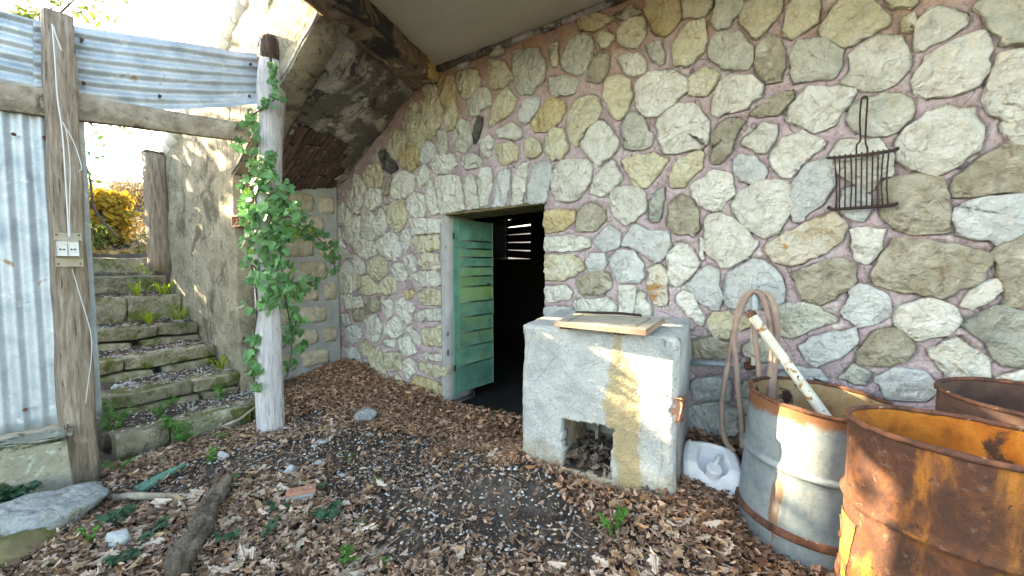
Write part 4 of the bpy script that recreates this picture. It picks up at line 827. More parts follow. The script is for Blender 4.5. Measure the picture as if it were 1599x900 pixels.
# board lying on the stove
bdp = [P(866, 505, 2.55), P(1012, 521, 2.27), P(1039, 497, 2.75), P(905, 490, 2.95)]
def onz(px, py, z): d = ray(px, py); return CAM+d*((z-CAMH)/d.z)
bq = [onz(866, 503, ZT+.035), onz(1010, 517, ZT+.035), onz(1039, 498, ZT+.045), onz(900, 489, ZT+.04)]
lid = thing('board', sum(bq, Vector())/4-Z*.035, 'beige board with a thin dark inlaid line and pinkish edges lying on the stove', 'board')
def slab(cs, th, nm, m, par, dz=0):
    b = bmesh.new(); T = [b.verts.new(c+Z*dz) for c in cs]; B_ = [b.verts.new(c+Z*(dz-th)) for c in cs]
    b.faces.new(T); b.faces.new(B_[::-1])
    for i in range(4): b.faces.new((T[i], B_[i], B_[(i+1) % 4], T[(i+1) % 4]))
    bmesh.ops.bevel(b, geom=b.edges[:], offset=min(.003, th*.3), segments=2, affect='EDGES'); return bmo(nm, b, m, par)
cbq = sum(bq, Vector())/4
slab(bq, .026, 'panel', M['chipboard'], lid); slab([cbq+(c-cbq)*.975 for c in bq], .004, 'laminate', M['boardtop'], lid, .0035)
for i in range(4):
    a, c = cbq+(bq[i]-cbq)*.74, cbq+(bq[(i+1) % 4]-cbq)*.74
    bmo('inlay_line', box((a+c)/2+Z*.0043, (c-a)/2, (c-a).cross(Z).normalized()*.0025, Z*.0012, 0), M['inlay'], lid)
for s_, t_ in ((.12, .0), (.72, .0), (.9, .3)):
    p = bq[0].lerp(bq[1], s_).lerp(bq[3].lerp(bq[2], s_), .12+t_)
    bmo('support_block', box((p.x, p.y, ZT+.005), UU*.03, VV*.03, Z*.008, .002), M['wood_dark'], lid)
rod = spline([onz(896, 489, ZT+.03)+VV*.03, onz(960, 490, ZT+.03)+VV*.03, onz(1000, 494, ZT+.03)+VV*.02], 4)
tag(bmo('iron_rod', tube(rod, .009, 8, amp=.002), M['iron'], None, True), 'thin dark iron rod lying behind the beige board on the stove', 'rod')
# ------------------------------------------------------------------ grill hanging on the wall
def wp(px, py, off=.055): u, h = hitv(px, py, -off); return W(u, -off, h)
gr = thing('hanging_grill', wp(1348, 327), 'rusty black wire grill with a long looped handle hanging on the stone wall', 'grill')
bmo('nail', tube([wp(1350, 153, .075), wp(1350, 152, -.03)], .005, 7), M['iron'], gr)
hl = spline([wp(1338, 246), wp(1338, 228), wp(1344, 218), wp(1343, 190), wp(1345, 160), wp(1348, 152), wp(1354, 152), wp(1355, 160), wp(1353, 190), wp(1352, 222), wp(1355, 232), wp(1355, 246)], 4)
bmo('handle', tube(hl, .0042, 7), M['iron'], gr, True)
tb = [wp(1293, 246, .06), wp(1300, 247, .06), wp(1350, 242, .06), wp(1392, 236, .06), wp(1404, 231, .065)]
bmo('bar', tube(spline(tb, 4), .0085, 8, amp=.002), M['iron'], gr, True)
bbt = [wp(1296, 322, .06), wp(1299, 327, .06), wp(1350, 324, .06), wp(1392, 321, .06), wp(1403, 317, .065)]
bmo('bar', tube(spline(bbt, 4), .0085, 8, amp=.002), M['iron'], gr, True)
for i in range(11):
    xt = 1303+i*8.6; xb = 1303+i*8.4+(3 if i == 0 else 0); yt = 246-i*1.05; yb = 326-.5*i
    mx = (xt+xb)/2+(2 if i in (0, 3) else -3 if i > 8 else 0)
    bmo('wire', tube(spline([wp(xt, yt-3, .066), wp(mx, (yt+yb)/2, .066), wp(xb, yb, .066)], 3), .0036, 6), M['iron'], gr, True)
# ------------------------------------------------------------------ tap, pipes and hoses
tap = thing('water_tap', wp(1180, 571, .1), 'small metal tap on an upright pipe against the stone wall', 'tap')
bmo('riser_pipe', tube([wp(1178, 570, .12), wp(1177, 520, .13), wp(1180, 478, .18)], .017, 12), M['whitepipe'], tap)
bmo('tap_body', tube([wp(1180, 484, .19), wp(1180, 470, .19), wp(1180, 460, .19), wp(1180, 444, .19)], [.026, .026, .018, .022], 12), M['pipegrey'], tap)
bmo('spout', tube(spline([wp(1181, 458, .12), wp(1181, 455, .17), wp(1182, 462, .2)], 4), .015, 10), M['pipegrey'], tap, True)
bmo('tap_lever', tube([wp(1180, 447, .2), wp(1196, 444, .21), wp(1216, 449, .22)], [.008, .007, .01], 8), M['pipegrey'], tap)
bmo('elbow', tube(spline([wp(1165, 572, .09), wp(1176, 570, .1), wp(1178, 560, .11)], 3), .026, 10), M['rustrim'], tap, True)
hp = thing('water_pipe', wp(1120, 570, .09), 'grey horizontal water pipe along the wall between stove and tap', 'pipe')
bmo('pipe', tube([wp(1072, 566, .08), wp(1168, 572, .09)], .017, 12), M['pipegrey'], hp, True)
def hose(px, label, r=.0155, offs=None):
    pts = [wp(a, b_, c) for a, b_, c in px]; tag(bmo('garden_hose', tube(spline(pts, 7), r, 10), M['hose'], None, True), label, 'hose')
hose([(1182, 458, .17), (1170, 458, .17), (1158, 470, .17), (1150, 500, .17), (1144, 540, .18), (1135, 580, .2), (1129, 620, .22), (1128, 660, .25), (1134, 690, .3), (1148, 706, .33)], 'outermost brown hose strand left of the tap, curling away at the bottom')
hose([(1184, 456, .2), (1174, 457, .2), (1163, 470, .2), (1152, 500, .22), (1146, 530, .22), (1150, 570, .22), (1153, 610, .24), (1158, 650, .26), (1160, 700, .28)], 'greyish hose hanging over the tap, inner strand on the left, straight down')
hose([(1178, 455, .22), (1190, 462, .22), (1200, 490, .22), (1204, 520, .22), (1206, 560, .22), (1203, 590, .24), (1203, 640, .26)], 'orange-brown hose strand just right of the tap, dropping beside the drum')
hose([(1181, 456, .2), (1200, 462, .2), (1211, 485, .23), (1213, 520, .22), (1211, 560, .22), (1208, 600, .24), (1206, 650, .26)], 'outermost brown hose strand on the right of the tap')
hose([(1177, 500, .16), (1181, 540, .17), (1185, 575, .18), (1187, 620, .2), (1187, 680, .22)], 'straight brown hose strand hanging below the tap', .014)
# white pipe leaning in the drum
wpi = thing('leaning_pipe', P(1172, 490, 2.28), 'white painted pipe with rust spots leaning out of the grey drum', 'pipe')
q0, q1 = P(1172, 489, 2.24), P(1277, 633, 1.98); q2 = q0+(q1-q0)*1.9
vs = []; b = tube([q0, q0.lerp(q2, .3), q0.lerp(q2, .65), q2], .0245, 18, cap=False); bmo('pipe', b, M['whitepipe'], wpi, True)
bmo('pipe_bore', tube([q0+(q2-q0)*.004, q0+(q2-q0)*.03], .021, 16), M['iron'], wpi)
bmo('pipe_end_rust', tube([q0-(q2-q0)*.002, q0+(q2-q0)*.025], .0258, 18, cap=False), M['rustrim'], wpi)
# ------------------------------------------------------------------ drums
def drum(name, c, r, h, label, tilt, ms, hoops, rough=.006, rimjag=.0):
    d = thing(name, c, label, 'drum'); c = Vector(c)
    prof = []; z = 0
    zs = sorted(set([0, .004]+[h*i/26 for i in range(27)]+[q+e for q in hoops for e in (-.022, -.012, 0, .012, .022)]))
    for z in zs:
        k = 0
        for q in hoops:
            e = abs(z-q)
            if e < .021: k = .013*(.5+.5*math.cos(math.pi*e/.021))
        prof.append((r+k, z))
    vs, fs = lathe(prof, c, 96, tilt, rough, 1.6); mesh('body', vs, fs, ms[0], d)
    vs, fs = lathe([(r-.004, .01)]+[(r-.004, h*i/12) for i in range(1, 13)], c, 72, tilt, rough, 1.6); mesh('inner_wall', vs, [f[::-1] for f in fs], ms[1], d)
    vs, fs = lathe([(.001, .012), (r*.5, .011), (r-.004, .01)], c, 48, tilt); mesh('bottom', vs, fs, ms[1], d)
    pts = []; rr = []
    for k in range(97):
        th = 2*math.pi*k/96; dd = Vector((math.cos(th), math.sin(th), 0)); q = r+rough*noise.noise(Vector((dd.x*1.6, dd.y*1.6, h*3.2)))
        p = dd*q+Z*(h+rimjag*noise.noise(dd*4)); pts.append(c+(tilt @ p)); rr.append(.0095+.003*noise.noise(dd*9))
    bmo('rim', tube(pts, rr, 8, cap=False, amp=.002), ms[2], d, True)
    return d
def tiltm(ax, deg): return Matrix.Rotation(R(deg), 3, ax)
vd = Vector((.79, .62, 0)); axz = Z.cross(Vector((.65, .76, 0)).normalized())
zc = Vector((1.425, 1.99, -.1)); zt_ = tiltm(Z.cross(Vector((.8, -.6, 0))), 4.0)
zd = drum('steel_drum', zc, .29, .86, 'grey galvanised steel drum with a rusted rim and a pipe leaning in it', zt_, (M['zincdrum'], M['druminside'], M['rustrim']), [.57], .007, .006)
vs, fs = lathe([(.288, .265), (.3, .268), (.304, .278), (.3, .29), (.3, .3), (.288, .304)], zc, 96, zt_, .004, 2); mesh('rust_band', vs, fs, M['rustrim'], zd)
rc = Vector((1.385, 1.24, .0)); rt = tiltm(Vector((.665, -.745, 0)), -4.0)
rd = drum('steel_drum', rc, .288, .862, 'orange rusted open steel drum in the lower right foreground', rt, (M['rust'], M['rustin'], M['rustrim']), [.6, .3], .008, .004)
# worn yellow paint with the rest of some lettering on the rusty drum
def onr(a, z, o=.003): return rc+(rt @ Vector(((.288+o)*math.cos(a), (.288+o)*math.sin(a), z)))
ca = math.atan2(-rc.y, -rc.x)
a1_, a0_ = ca-R(50), ca-R(86)
pv = []; pf = []; NA = 20; NZ = 16
for j in range(NZ+1):
    for i in range(NA+1):
        t = j/NZ; e0 = a0_; e1 = a0_+(a1_-a0_)*(.55+.4*t+.06*noise.noise(Vector((t*9, 0, 0)))); pv.append(onr(e0+(e1-e0)*i/NA, .2+.33*t, .0025 if True else 0))
for j in range(NZ):
    for i in range(NA): a = j*(NA+1)+i; pf.append((a, a+1, a+NA+2, a+NA+1))
mesh('yellow_paint', pv, pf, M['yellowpaint'], rd)
def arcs(a, z, rx, rz, t0, t1, nm):
    pts = [onr(a+rx*math.cos(t), z+rz*math.sin(t), .004) for t in np.linspace(t0, t1, 16)]
    bmo(nm, tube(pts, .0042, 5), M['rustrim'], rd)
arcs(a0_+.16, .46, .1, .035, -2.2, 2.0, 'painted_mark'); arcs(a0_+.2, .33, .1, .05, -3.6, 1.2, 'painted_mark'); arcs(a0_+.22, .26, .12, .07, .8, 3.0, 'painted_mark')
dc = Vector((2.06, 1.6, .0)); drum('steel_drum', dc, .288, .865, 'dark brown rusted drum at the right edge, behind the orange one', tiltm(Vector((1, 0, 0)), 1), (M['darkdrum'], M['darkdrum'], M['rustrim']), [.3, .58])
# ------------------------------------------------------------------ white plastic can
jc = ghit(1112, 772); can = thing('jerrycan', jc, 'white plastic canister with a recessed top and handle, half buried between stove and grey drum', 'canister')
jx = Vector((.93, -.28, -.1)).normalized(); jup = Vector((-.12, -.42, .89)).normalized(); jy = jup.cross(jx).normalized(); jup = jx.cross(jy)*-1 if jx.cross(jy).dot(jup) < 0 else jx.cross(jy)
cc = P(1114, 722, 2.2)
def cg(x, y, z): return cc+jx*x+jy*y+jup*z
nx, ny = 40, 40
JW, JD = .15, .15
def sq(a, b_):                                          # square to rounded square
    k = max(abs(a), abs(b_)); 
    if k == 0: return 0, 0
    L = math.hypot(a, b_); f = k/L; p = .72; m = f*(p)+(1-p); return a*(m*(.8+.2/ max(f, .5))), b_*(m*(.8+.2/max(f, .5)))
def jtop(s, t):
    a, b_ = s*2-1, t*2-1; x, y = sq(a, b_); rr = max(abs(a), abs(b_)); z = 0
    ex, ey = (a)/.52, (b_-.18)/.58; w_ = max(abs(ex), abs(ey)); w_ = (abs(ex)**4+abs(ey)**4)**.25
    z -= .07*float(sstep((1.08-w_)/.25))
    g_ = math.hypot(a/.2, (b_+.3)/.24)
    z += .05*float(sstep((1.15-g_)/.4)) if b_ < .0 else 0
    z -= .02*max(0, rr-.86)/.14+.16*max(0, -.15-b_)**1.3
    if abs(a) < .03 and b_ < -.3: z -= .003
    return cg(x*JW, y*JD, z)
vs, fs = gsheet(jtop, jup, nx, ny, .004); 
bo = mesh('top', vs, fs, M['whiteplastic'], can)
def jside(s, t):
    th = s*4; side_ = int(min(th, 3.999)); f = th-side_; a, b_ = [(-1+2*f, -1), (1, -1+2*f), (1-2*f, 1), (-1, 1-2*f)][side_]
    x, y = sq(a, b_); k = 1+.1*float(sstep(t*1.6))
    return cg(x*JW*k, y*JD*k, -.02-.16*max(0, -.15-b_)**1.3-.27*t)
vs, fs = gsheet(lambda s, t: jside(s, t), jup, 80, 16, .0001)
vs = [jside(i/80, j/16) for j in range(17) for i in range(81)]; fs = [(j*81+i, j*81+i+1, (j+1)*81+i+1, (j+1)*81+i) for j in range(16) for i in range(80)]
mesh('body', vs, fs, M['whiteplastic'], can)
bmo('handle', tube(spline([cg(.0, -.03, -.012), cg(.02, .01, .004), cg(.035, .05, -.004), cg(.04, .075, -.05)], 5), .013, 10), M['whiteplastic'], can, True)
bmo('cap', tube([cg(0, -.045, -.03), cg(0, -.045, .006)], [.04, .038], 20), M['whiteplastic'], can)
for a, b_ in ((-.75, .8), (.75, .8), (-.8, .15), (.8, .15), (-.52, .3), (.55, .3), (-.5, .5), (.5, .5)):
    bmo('stud', tube([cg(a*JW, b_*JD, -.005), cg(a*JW, b_*JD, .005)], [.006, .004], 8), M['whiteplastic'], can)
# ------------------------------------------------------------------ ground to the horizon
n = 230; g = np.linspace(-1, 1, n+1); wgx = np.sinh(g*6.2)/np.sinh(6.2)*300; 
xs = wgx-.6; ys = wgx+2.4
X, Y = np.meshgrid(xs, ys); Zg = G(X, Y)
fz = np.vectorize(lambda x, y: .010*noise.noise(Vector((x*9, y*9, 0)))+.006*noise.noise(Vector((x*24, y*24, 0))) if abs(x) < 6 and abs(y-2) < 6 else 0.)
Zg = Zg+fz(X, Y)
vs = np.stack([X.ravel(), Y.ravel(), Zg.ravel()], 1); N1 = n+1
idx = np.arange(n*n); r_, c_ = idx//n, idx % n; a = r_*N1+c_
gd = mesh('ground', vs, np.stack([a, a+1, a+N1+1, a+N1], 1), M['soil'], None, loc=Vector((0, 0, 0))); tag(gd, kind='structure')
def leafmesh(name, pos, nrm_tilt, scale, cols, shape, mat_, kindtag=True, parent=None, loc=None, normals=None, curl=.2, fold=.25):
    """many leaves in one mesh; shape: (k,2) outline polygon along x in 0..1 as a fan"""
    N = len(pos); sh = np.array(shape); k = len(sh)
    az = rng.random(N)*2*np.pi; ty, tx = rng.normal(size=N)*nrm_tilt, rng.normal(size=N)*nrm_tilt
    cu = curl*rng.normal(size=N)+curl*.6; x = sh[:, 0][None]-.5; y = sh[:, 1][None]*rng.uniform(.8, 1.15, (N, 1))
    z = fold*np.abs(y)*rng.uniform(.2, 1.4, (N, 1))+cu[:, None]*(x**2)*1.3+.05*rng.normal(size=(N, k))
    p = np.stack([np.broadcast_to(x, (N, k)), y, z], 2)*scale[:, None, None]
    if normals is None:
        cz, sz = np.cos(az), np.sin(az); ct, st = np.cos(tx), np.sin(tx); cb, sb_ = np.cos(ty), np.sin(ty)
        p = np.stack([p[..., 0]*cb[:, None]+p[..., 2]*sb_[:, None], p[..., 1], -p[..., 0]*sb_[:, None]+p[..., 2]*cb[:, None]], 2)
        p = np.stack([p[..., 0], p[..., 1]*ct[:, None]-p[..., 2]*st[:, None], p[..., 1]*st[:, None]+p[..., 2]*ct[:, None]], 2)
        p = np.stack([p[..., 0]*cz[:, None]-p[..., 1]*sz[:, None], p[..., 0]*sz[:, None]+p[..., 1]*cz[:, None], p[..., 2]], 2)
    else:
        nn = normals/np.linalg.norm(normals, axis=1)[:, None]; ref = rng.normal(size=(N, 3)); t1 = np.cross(nn, ref); t1 /= np.linalg.norm(t1, axis=1)[:, None]; t2 = np.cross(nn, t1)
        p = p[..., 0:1]*t1[:, None]+p[..., 1:2]*t2[:, None]+p[..., 2:3]*nn[:, None]
    p = p+np.array(pos)[:, None]
    half = k//2                                           # outline goes tip..base on one side then back: two polygons sharing the midrib
    up = list(range(0, half+1)); dn = [0]+list(range(k-1, half-1, -1))
    V = p.reshape(-1, 3); me = bpy.data.meshes.new(name)
    L0 = Vector(loc if loc is not None else V.mean(0).tolist())
    F_ = []
    for q in range(N):
        o = q*k; F_.append([o+i for i in up]); F_.append([o+i for i in dn][::-1])
    me.from_pydata((V-np.array(L0)).tolist(), [], F_); me.materials.append(mat_)
    if cols is not None:
        at_ = me.color_attributes.new('col', 'FLOAT_COLOR', 'POINT'); cc_ = np.repeat(np.concatenate([cols, np.ones((N, 1))], 1), k, 0)
        at_.data.foreach_set('color', cc_.ravel().astype(np.float32))
    me.update(); return link(name, me, L0, parent)
OAK = [(0, 0), (.1, .03), (.2, .13), (.3, .1), (.4, .22), (.5, .13), (.62, .27), (.7, .15), (.82, .2), (.9, .08), (1, 0)]
OAK = OAK+[(x, -y*.95) for x, y in OAK[-2:0:-1]]
SIM = [(0, 0), (.25, .16), (.5, .2), (.8, .1), (1, 0), (.8, -.1), (.5, -.2), (.25, -.16)]
IVY = [(0, 0), (-.08, .18), (.1, .42), (.25, .36), (.42, .5), (.5, .3), (.78, .2), (1, 0), (.78, -.2), (.5, -.3), (.42, -.5), (.25, -.36), (.1, -.42), (-.08, -.18)]
# bare gravelly patches, as seen
bare = [(ghit(*q), r) for q, r in (((470, 715), .32), ((560, 705), .32), ((650, 700), .2), ((640, 830), .22), ((395, 715), .3), ((330, 745), .28), ((610, 730), .3), ((690, 745), .33), ((700, 800), .32), ((780, 810), .3), ((860, 835), .2), ((625, 790), .25), ((300, 760), .2), ((540, 760), .2), ((480, 660), .16), ((230, 770), .2), ((900, 860), .12), ((760, 780), .2))]
def bareness(x, y):
    b_ = np.zeros_like(x)
    for p, r in bare: b_ = np.maximum(b_, sstep((r*1.25-np.hypot(x-p.x, y-p.y)+.05*np.sin(x*17+y*5))/(r*.5)))
    return b_
stove_poly = [(FL.x, FL.y), (FR.x, FR.y), (BR.x, BR.y), (BL.x, BL.y)]
def field(N, x0, x1, y0, y1):
    x = rng.uniform(x0, x1, N); y = rng.uniform(y0, y1, N)
    u = (x+.62)*UU.x+(y-4)*UU.y; v = (x+.62)*VV.x+(y-4)*VV.y
    ok = (v < -.02)&(u > -1.75)&~((u < -.95)&(v < -1.2))
    ok &= ~((v < -2.3)&(u < -.75))
    return x[ok], y[ok], u[ok], v[ok]
x, y, u, v = field(120000, -3.2, 2.6, .9, 5.2)
bn = bareness(x, y); den = .62+.3*np.array([noise.noise(Vector((a*1.7, b_*1.7, 3))) for a, b_ in zip(x, y)])
den = np.where(v > -.75, 1.0, den); den = np.clip(den, .25, 1)*(1-.93*bn)
ok = rng.random(len(x)) < den; ok &= ~np.array([inpoly(a, b_, stove_poly) for a, b_ in zip(x, y)])
x, y, v, u = x[ok], y[ok], v[ok], u[ok]; N = len(x)
pile = .05*sstep((v+.5)/.4)
z = G(x, y)+.012+rng.random(N)**1.5*(.03+pile)
pal = np.array([(.22,.16,.12), (.29,.215,.17), (.34,.265,.215), (.18,.12,.09), (.13,.09,.07), (.38,.31,.26), (.27,.165,.09), (.1,.07,.055), (.4,.33,.28)])
cols = pal[rng.integers(0, len(pal), N)]*rng.uniform(.75, 1.6, (N, 1))*np.array([1.06, .97, .89]); warm = (v > -1.0)[:, None]
cols = np.where(warm, cols*np.array([1.0, .86, .76])*1.08, cols)
sc = rng.uniform(.026, .066, N)
o = leafmesh('leaf_litter', np.stack([x, y, z], 1), .38, sc, cols, OAK, M['leaf'], loc=(0, 2.5, 0), curl=.28, fold=.28); tag(o, kind='stuff')
# drifted leaves: corner pile on the wall foot, inside the ash hole, on the steps
def patchl(name, px, N, r, h, sc_=(.04, .08)):
    pass
# big single oak leaves lying on top
big = [(x_, y_) for x_, y_ in zip(rng.uniform(-2.2, 1.3, 900), rng.uniform(1.2, 3.4, 900)) if rng.random() < .6 and float(bareness(np.array([x_]), np.array([y_]))[0]) < .4 and ((x_+.62)*VV.x+(y_-4)*VV.y) < -.9 and not ((x_+.62)*UU.x+(y_-4)*UU.y < -.7) and not inpoly(x_, y_, stove_poly)]
bx, by = np.array(big).T; N = len(bx)
o = leafmesh('leaf_litter', np.stack([bx, by, G(bx, by)+.04], 1), .22, rng.uniform(.075, .11, N), np.array([(.44,.36,.28), (.54,.45,.37), (.4,.28,.17)])[rng.integers(0, 3, N)]*rng.uniform(.8, 1.1, (N, 1)), OAK, M['leaf'], loc=(0, 2.2, 0), curl=.3); tag(o, kind='stuff')
x, y, u, v = field(42000, -3.1, 2.2, 1.1, 5.1); ok = ~np.array([inpoly(a, b_, stove_poly) for a, b_ in zip(x, y)]) & (rng.random(len(x)) < 1-.6*bareness(x, y)); x, y = x[ok], y[ok]; N = len(x)
o = leafmesh('leaf_fragments', np.stack([x, y, G(x, y)+.02+.035*rng.random(N)], 1), .5, rng.uniform(.012, .04, N), pal[rng.integers(0, 9, N)]*rng.uniform(.5, 1.3, (N, 1))*np.array([1.1, .95, .8]), SIM, M['leaf'], loc=(0, 2.5, 0), curl=.5); tag(o, kind='stuff')
# crumbs, needles and grit on the bare soil
x, y, u, v = field(60000, -3.1, 1.6, 1.2, 4.4); bn = bareness(x, y); ok = rng.random(len(x)) < .12+.8*bn; x, y = x[ok], y[ok]; N = len(x)
cr = np.array([(.05,.035,.03), (.09,.06,.05), (.16,.12,.1), (.03,.022,.02), (.3,.25,.2), (.36,.33,.3)])
o = leafmesh('soil_crumbs', np.stack([x, y, G(x, y)+.008+.008*rng.random(N)], 1), .6, rng.uniform(.008, .028, N), cr[rng.integers(0, 6, N)], SIM, M['leaf'], loc=(0, 2.5, 0)); tag(o, kind='stuff')
def grit(name, x, y, z, s, parent=None):
    base = np.array([(1, 0, 0), (-.9, .2, 0), (0, 1, .1), (.1, -1, 0), (.1, .1, .7), (0, 0, -.6)]); f = [(0, 2, 4), (2, 1, 4), (1, 3, 4), (3, 0, 4), (2, 0, 5), (1, 2, 5), (3, 1, 5), (0, 3, 5)]
    N = len(x); a = rng.random(N)*6.28; V = base[None]*s[:, None, None]*rng.uniform(.6, 1.3, (N, 6, 1)); c, d = np.cos(a)[:, None], np.sin(a)[:, None]
    V = np.stack([V[..., 0]*c-V[..., 1]*d, V[..., 0]*d+V[..., 1]*c, V[..., 2]], 2)+np.stack([x, y, z], 1)[:, None]
    F_ = (np.array(f)[None]+6*np.arange(N)[:, None, None]).reshape(-1, 3)
    return mesh(name, V.reshape(-1, 3), F_, M['grit'], parent, smooth=False)
x, y, u, v = field(12000, -3.0, 1.4, 1.3, 4.2); bn = bareness(x, y); cl = np.array([noise.noise(Vector((a*2.5, b_*2.5, 9))) for a, b_ in zip(x, y)]); ok = rng.random(len(x)) < (.015+.55*bn*np.clip(.35+cl*1.6, .05, 1)); x, y = x[ok], y[ok]; N = len(x)
tag(grit('white_gravel', x, y, G(x, y)+.012, rng.uniform(.003, .0085, N)), kind='stuff')
x, y, u, v = field(2600, -2.9, 1.4, 1.3, 3.9); bn = bareness(x, y); ok = bn > .3; x, y = x[ok], y[ok]; N = len(x)
tag(grit('white_gravel', x, y, G(x, y)+.015, rng.uniform(.008, .014, N)), kind='stuff')
# gravel and crumbs on the treads
gx = []; 
for k, (h, u) in enumerate(SD_[:5]):
    nx_ = SD_[k+1][1]
    for _ in range([420, 360, 260, 80, 40][k]):
        uu2, vv2 = rng.uniform(nx_+.02, u-.08), rng.uniform(vL+.25*rng.random(), (-1.05 if k == 0 else vR)); q = W(uu2, vv2, h-.004+.02*noise.noise(Vector((uu2*5, vv2*5, 3)))+.05*((u-.18-uu2)/(u-nx_))**2)
        if rng.random() < .35+.65*(vv2-vL)/1.0: gx.append(q)
gx = np.array(gx); grit('gravel', gx[:, 0], gx[:, 1], gx[:, 2]+.006, rng.uniform(.004, .013, len(gx)), steps)['kind'] = 'stuff'
lx = []
for k, (h, u) in enumerate(SD_[:6]):
    nx_ = SD_[k+1][1]
    for _ in range(90 if k != 4 else 120):
        uu2, vv2 = rng.uniform(nx_+.02, u-.05), max(vL+.03, vR-abs(rng.normal())*.45); lx.append(W(uu2, vv2, h+.012))
lx = np.array(lx); N = len(lx); o = leafmesh('dry_leaves', lx, .4, rng.uniform(.03, .07, N), pal[rng.integers(0, 9, N)]*.8, OAK, M['leaf'], parent=steps); o['kind'] = 'stuff'
# leaves inside the ash hole
N = 260; s_, d_ = rng.uniform(.2, .64, N), rng.uniform(.02, .36, N); pz = hole[4][1]+.01+.09*d_+.05*rng.random(N)
pp_ = np.array([inn(a, b_, c)[:] for a, b_, c in zip(s_, d_, pz)])
o = leafmesh('dry_leaves', pp_, .5, rng.uniform(.04, .08, N), pal[rng.integers(0, 9, N)]*.75, OAK, M['leaf'], parent=None); tag(o, kind='stuff')
# twigs
b = bmesh.new()
for i in range(340):
    x_, y_ = rng.uniform(-2.8, 1.3), rng.uniform(1.2, 4.2); uu2, vv2 = UV((x_, y_))
    if vv2 > -.1 or (uu2 < -.85 and vv2 < -1.1): continue
    a = rng.random()*6.28; L = rng.uniform(.04, .2); z_ = g1(x_, y_)+.03; d_ = Vector((math.cos(a), math.sin(a), rng.normal()*.08)); bend = Vector((-d_.y, d_.x, 0))*L*.15*rng.normal()
    tube([Vector((x_, y_, z_)), Vector((x_, y_, z_))+d_*L*.5+bend, Vector((x_, y_, z_))+d_*L], [.0025, .002, .0012], 4, bm=b)
tag(bmo('twigs', b, M['plank'], None), kind='stuff')
# ------------------------------------------------------------------ things lying about
def gp_(px, py): return ghit(px, py)
def stonething(px, py, wpx, m, label, seed, sq_=(1.3, .9, .5), rot=0., dz=.3, name='loose_stone', cat='stone', sub=3):
    p = gp_(px, py); r = wpx/2*p.y/F/sq_[0]/1.0; return tag(rock(name, (p.x, p.y, p.z+r*sq_[2]*dz+.015), r, m, seed, sq_, sub, .3, rot), label, cat)
stonething(571, 660, 42, M['rock'], 'smooth rounded grey stone on the leaves in front of the corner pile', 11, (1.2, .95, .62), 0, .9)
stonething(577, 682, 14, M['rock'], 'small grey stone just below the smooth rounded one', 12)
stonething(504, 727, 28, M['whiterock'], 'pale bluish pebble below the ivy post, alone on the dark soil', 13, (1.3, .8, .4), .4)
stonething(504, 693, 24, M['whiterock'], 'flat pale stone chip nearest the ivy post on the bare soil', 14, (1.3, .9, .25), .2)
stonething(492, 700, 12, M['whiterock'], 'tiny chip left beside the flat pale one near the ivy post', 15)
stonething(455, 740, 20, M['whiterock'], 'upright white stone of the pair above the brick piece', 16, (1, .9, .8))
stonething(463, 747, 11, M['whiterock'], 'little white crumb touching the upright white stone', 17)
stonething(438, 766, 36, M['rock'], 'long flat grey slab stone left of the brick piece', 18, (1.5, .8, .35), .5)
stonething(348, 717, 24, M['whiterock'], 'white angular stone by the fern below the steps', 19, (1.2, .9, .6), -.3)
stonething(534, 747, 16, M['whiterock'], 'small white stone right of the brick piece by a green seedling', 20)
stonething(186, 856, 42, M['whiterock'], 'round whitish stone left of the rotting log', 21, (1.2, 1, .75), 0, .8)
stonething(188, 806, 40, M['rock'], 'flat grey stone under the short grey stick', 22, (1.5, .7, .28), .3)
stonething(246, 823, 30, M['rock'], 'flat greyish stone between the stick and the rotting log', 23, (1.4, .8, .3), .1)
stonething(208, 868, 16, M['whiterock'], 'small pale pebble below the round whitish stone', 24)
stonething(412, 750, 20, M['mossrock'], 'small brown stone between the log tip and the grey slab stone', 25)
stonething(240, 716, 56, M['mossblock'], 'flat mossy stone sunk in the ground at the foot of the steps', 26, (1.6, .9, .22), .3)
stonething(681, 733, 12, M['whiterock'], 'white pebble in the middle of the grey gritty patch', 27)
stonething(733, 835, 12, M['whiterock'], 'round white pebble nearest the camera in the middle foreground', 28)
stonething(673, 806, 9, M['whiterock'], 'left one of two tiny white pebbles in the central dark soil', 29)
stonething(682, 811, 9, M['whiterock'], 'right one of two tiny white pebbles in the central dark soil', 30)
stonething(811, 778, 9, M['whiterock'], 'small bluish pebble on the soil in front of the stove', 31)
stonething(752, 782, 8, M['whiterock'], 'tiny pale pebble among leaves at the edge of the central dark soil', 32)
stonething(218, 643, 16, M['rock'], 'grey rubble piece fallen beside the lowest steps on the left', 33)
# broken brick
p = gp_(470, 781); br_ = thing('brick_fragment', p, 'broken red brick fragment with a pale mortar face on the ground', 'brick')
bmo('brick', box(p+Z*.035, Vector((.075, .03, .006)), Vector((-.016, .04, 0)), Z*.03+Vector((.004, 0, 0)), .007, 3, .012, 16), M['terra'], br_, True)
bmo('mortar_face', box(p+Z*.028+Vector((.018, -.043, 0)), Vector((.066, .026, .005)), Vector((-.003, .006, 0)), Z*.024, .003, 2, .006, 30), M['cement'], br_, True)
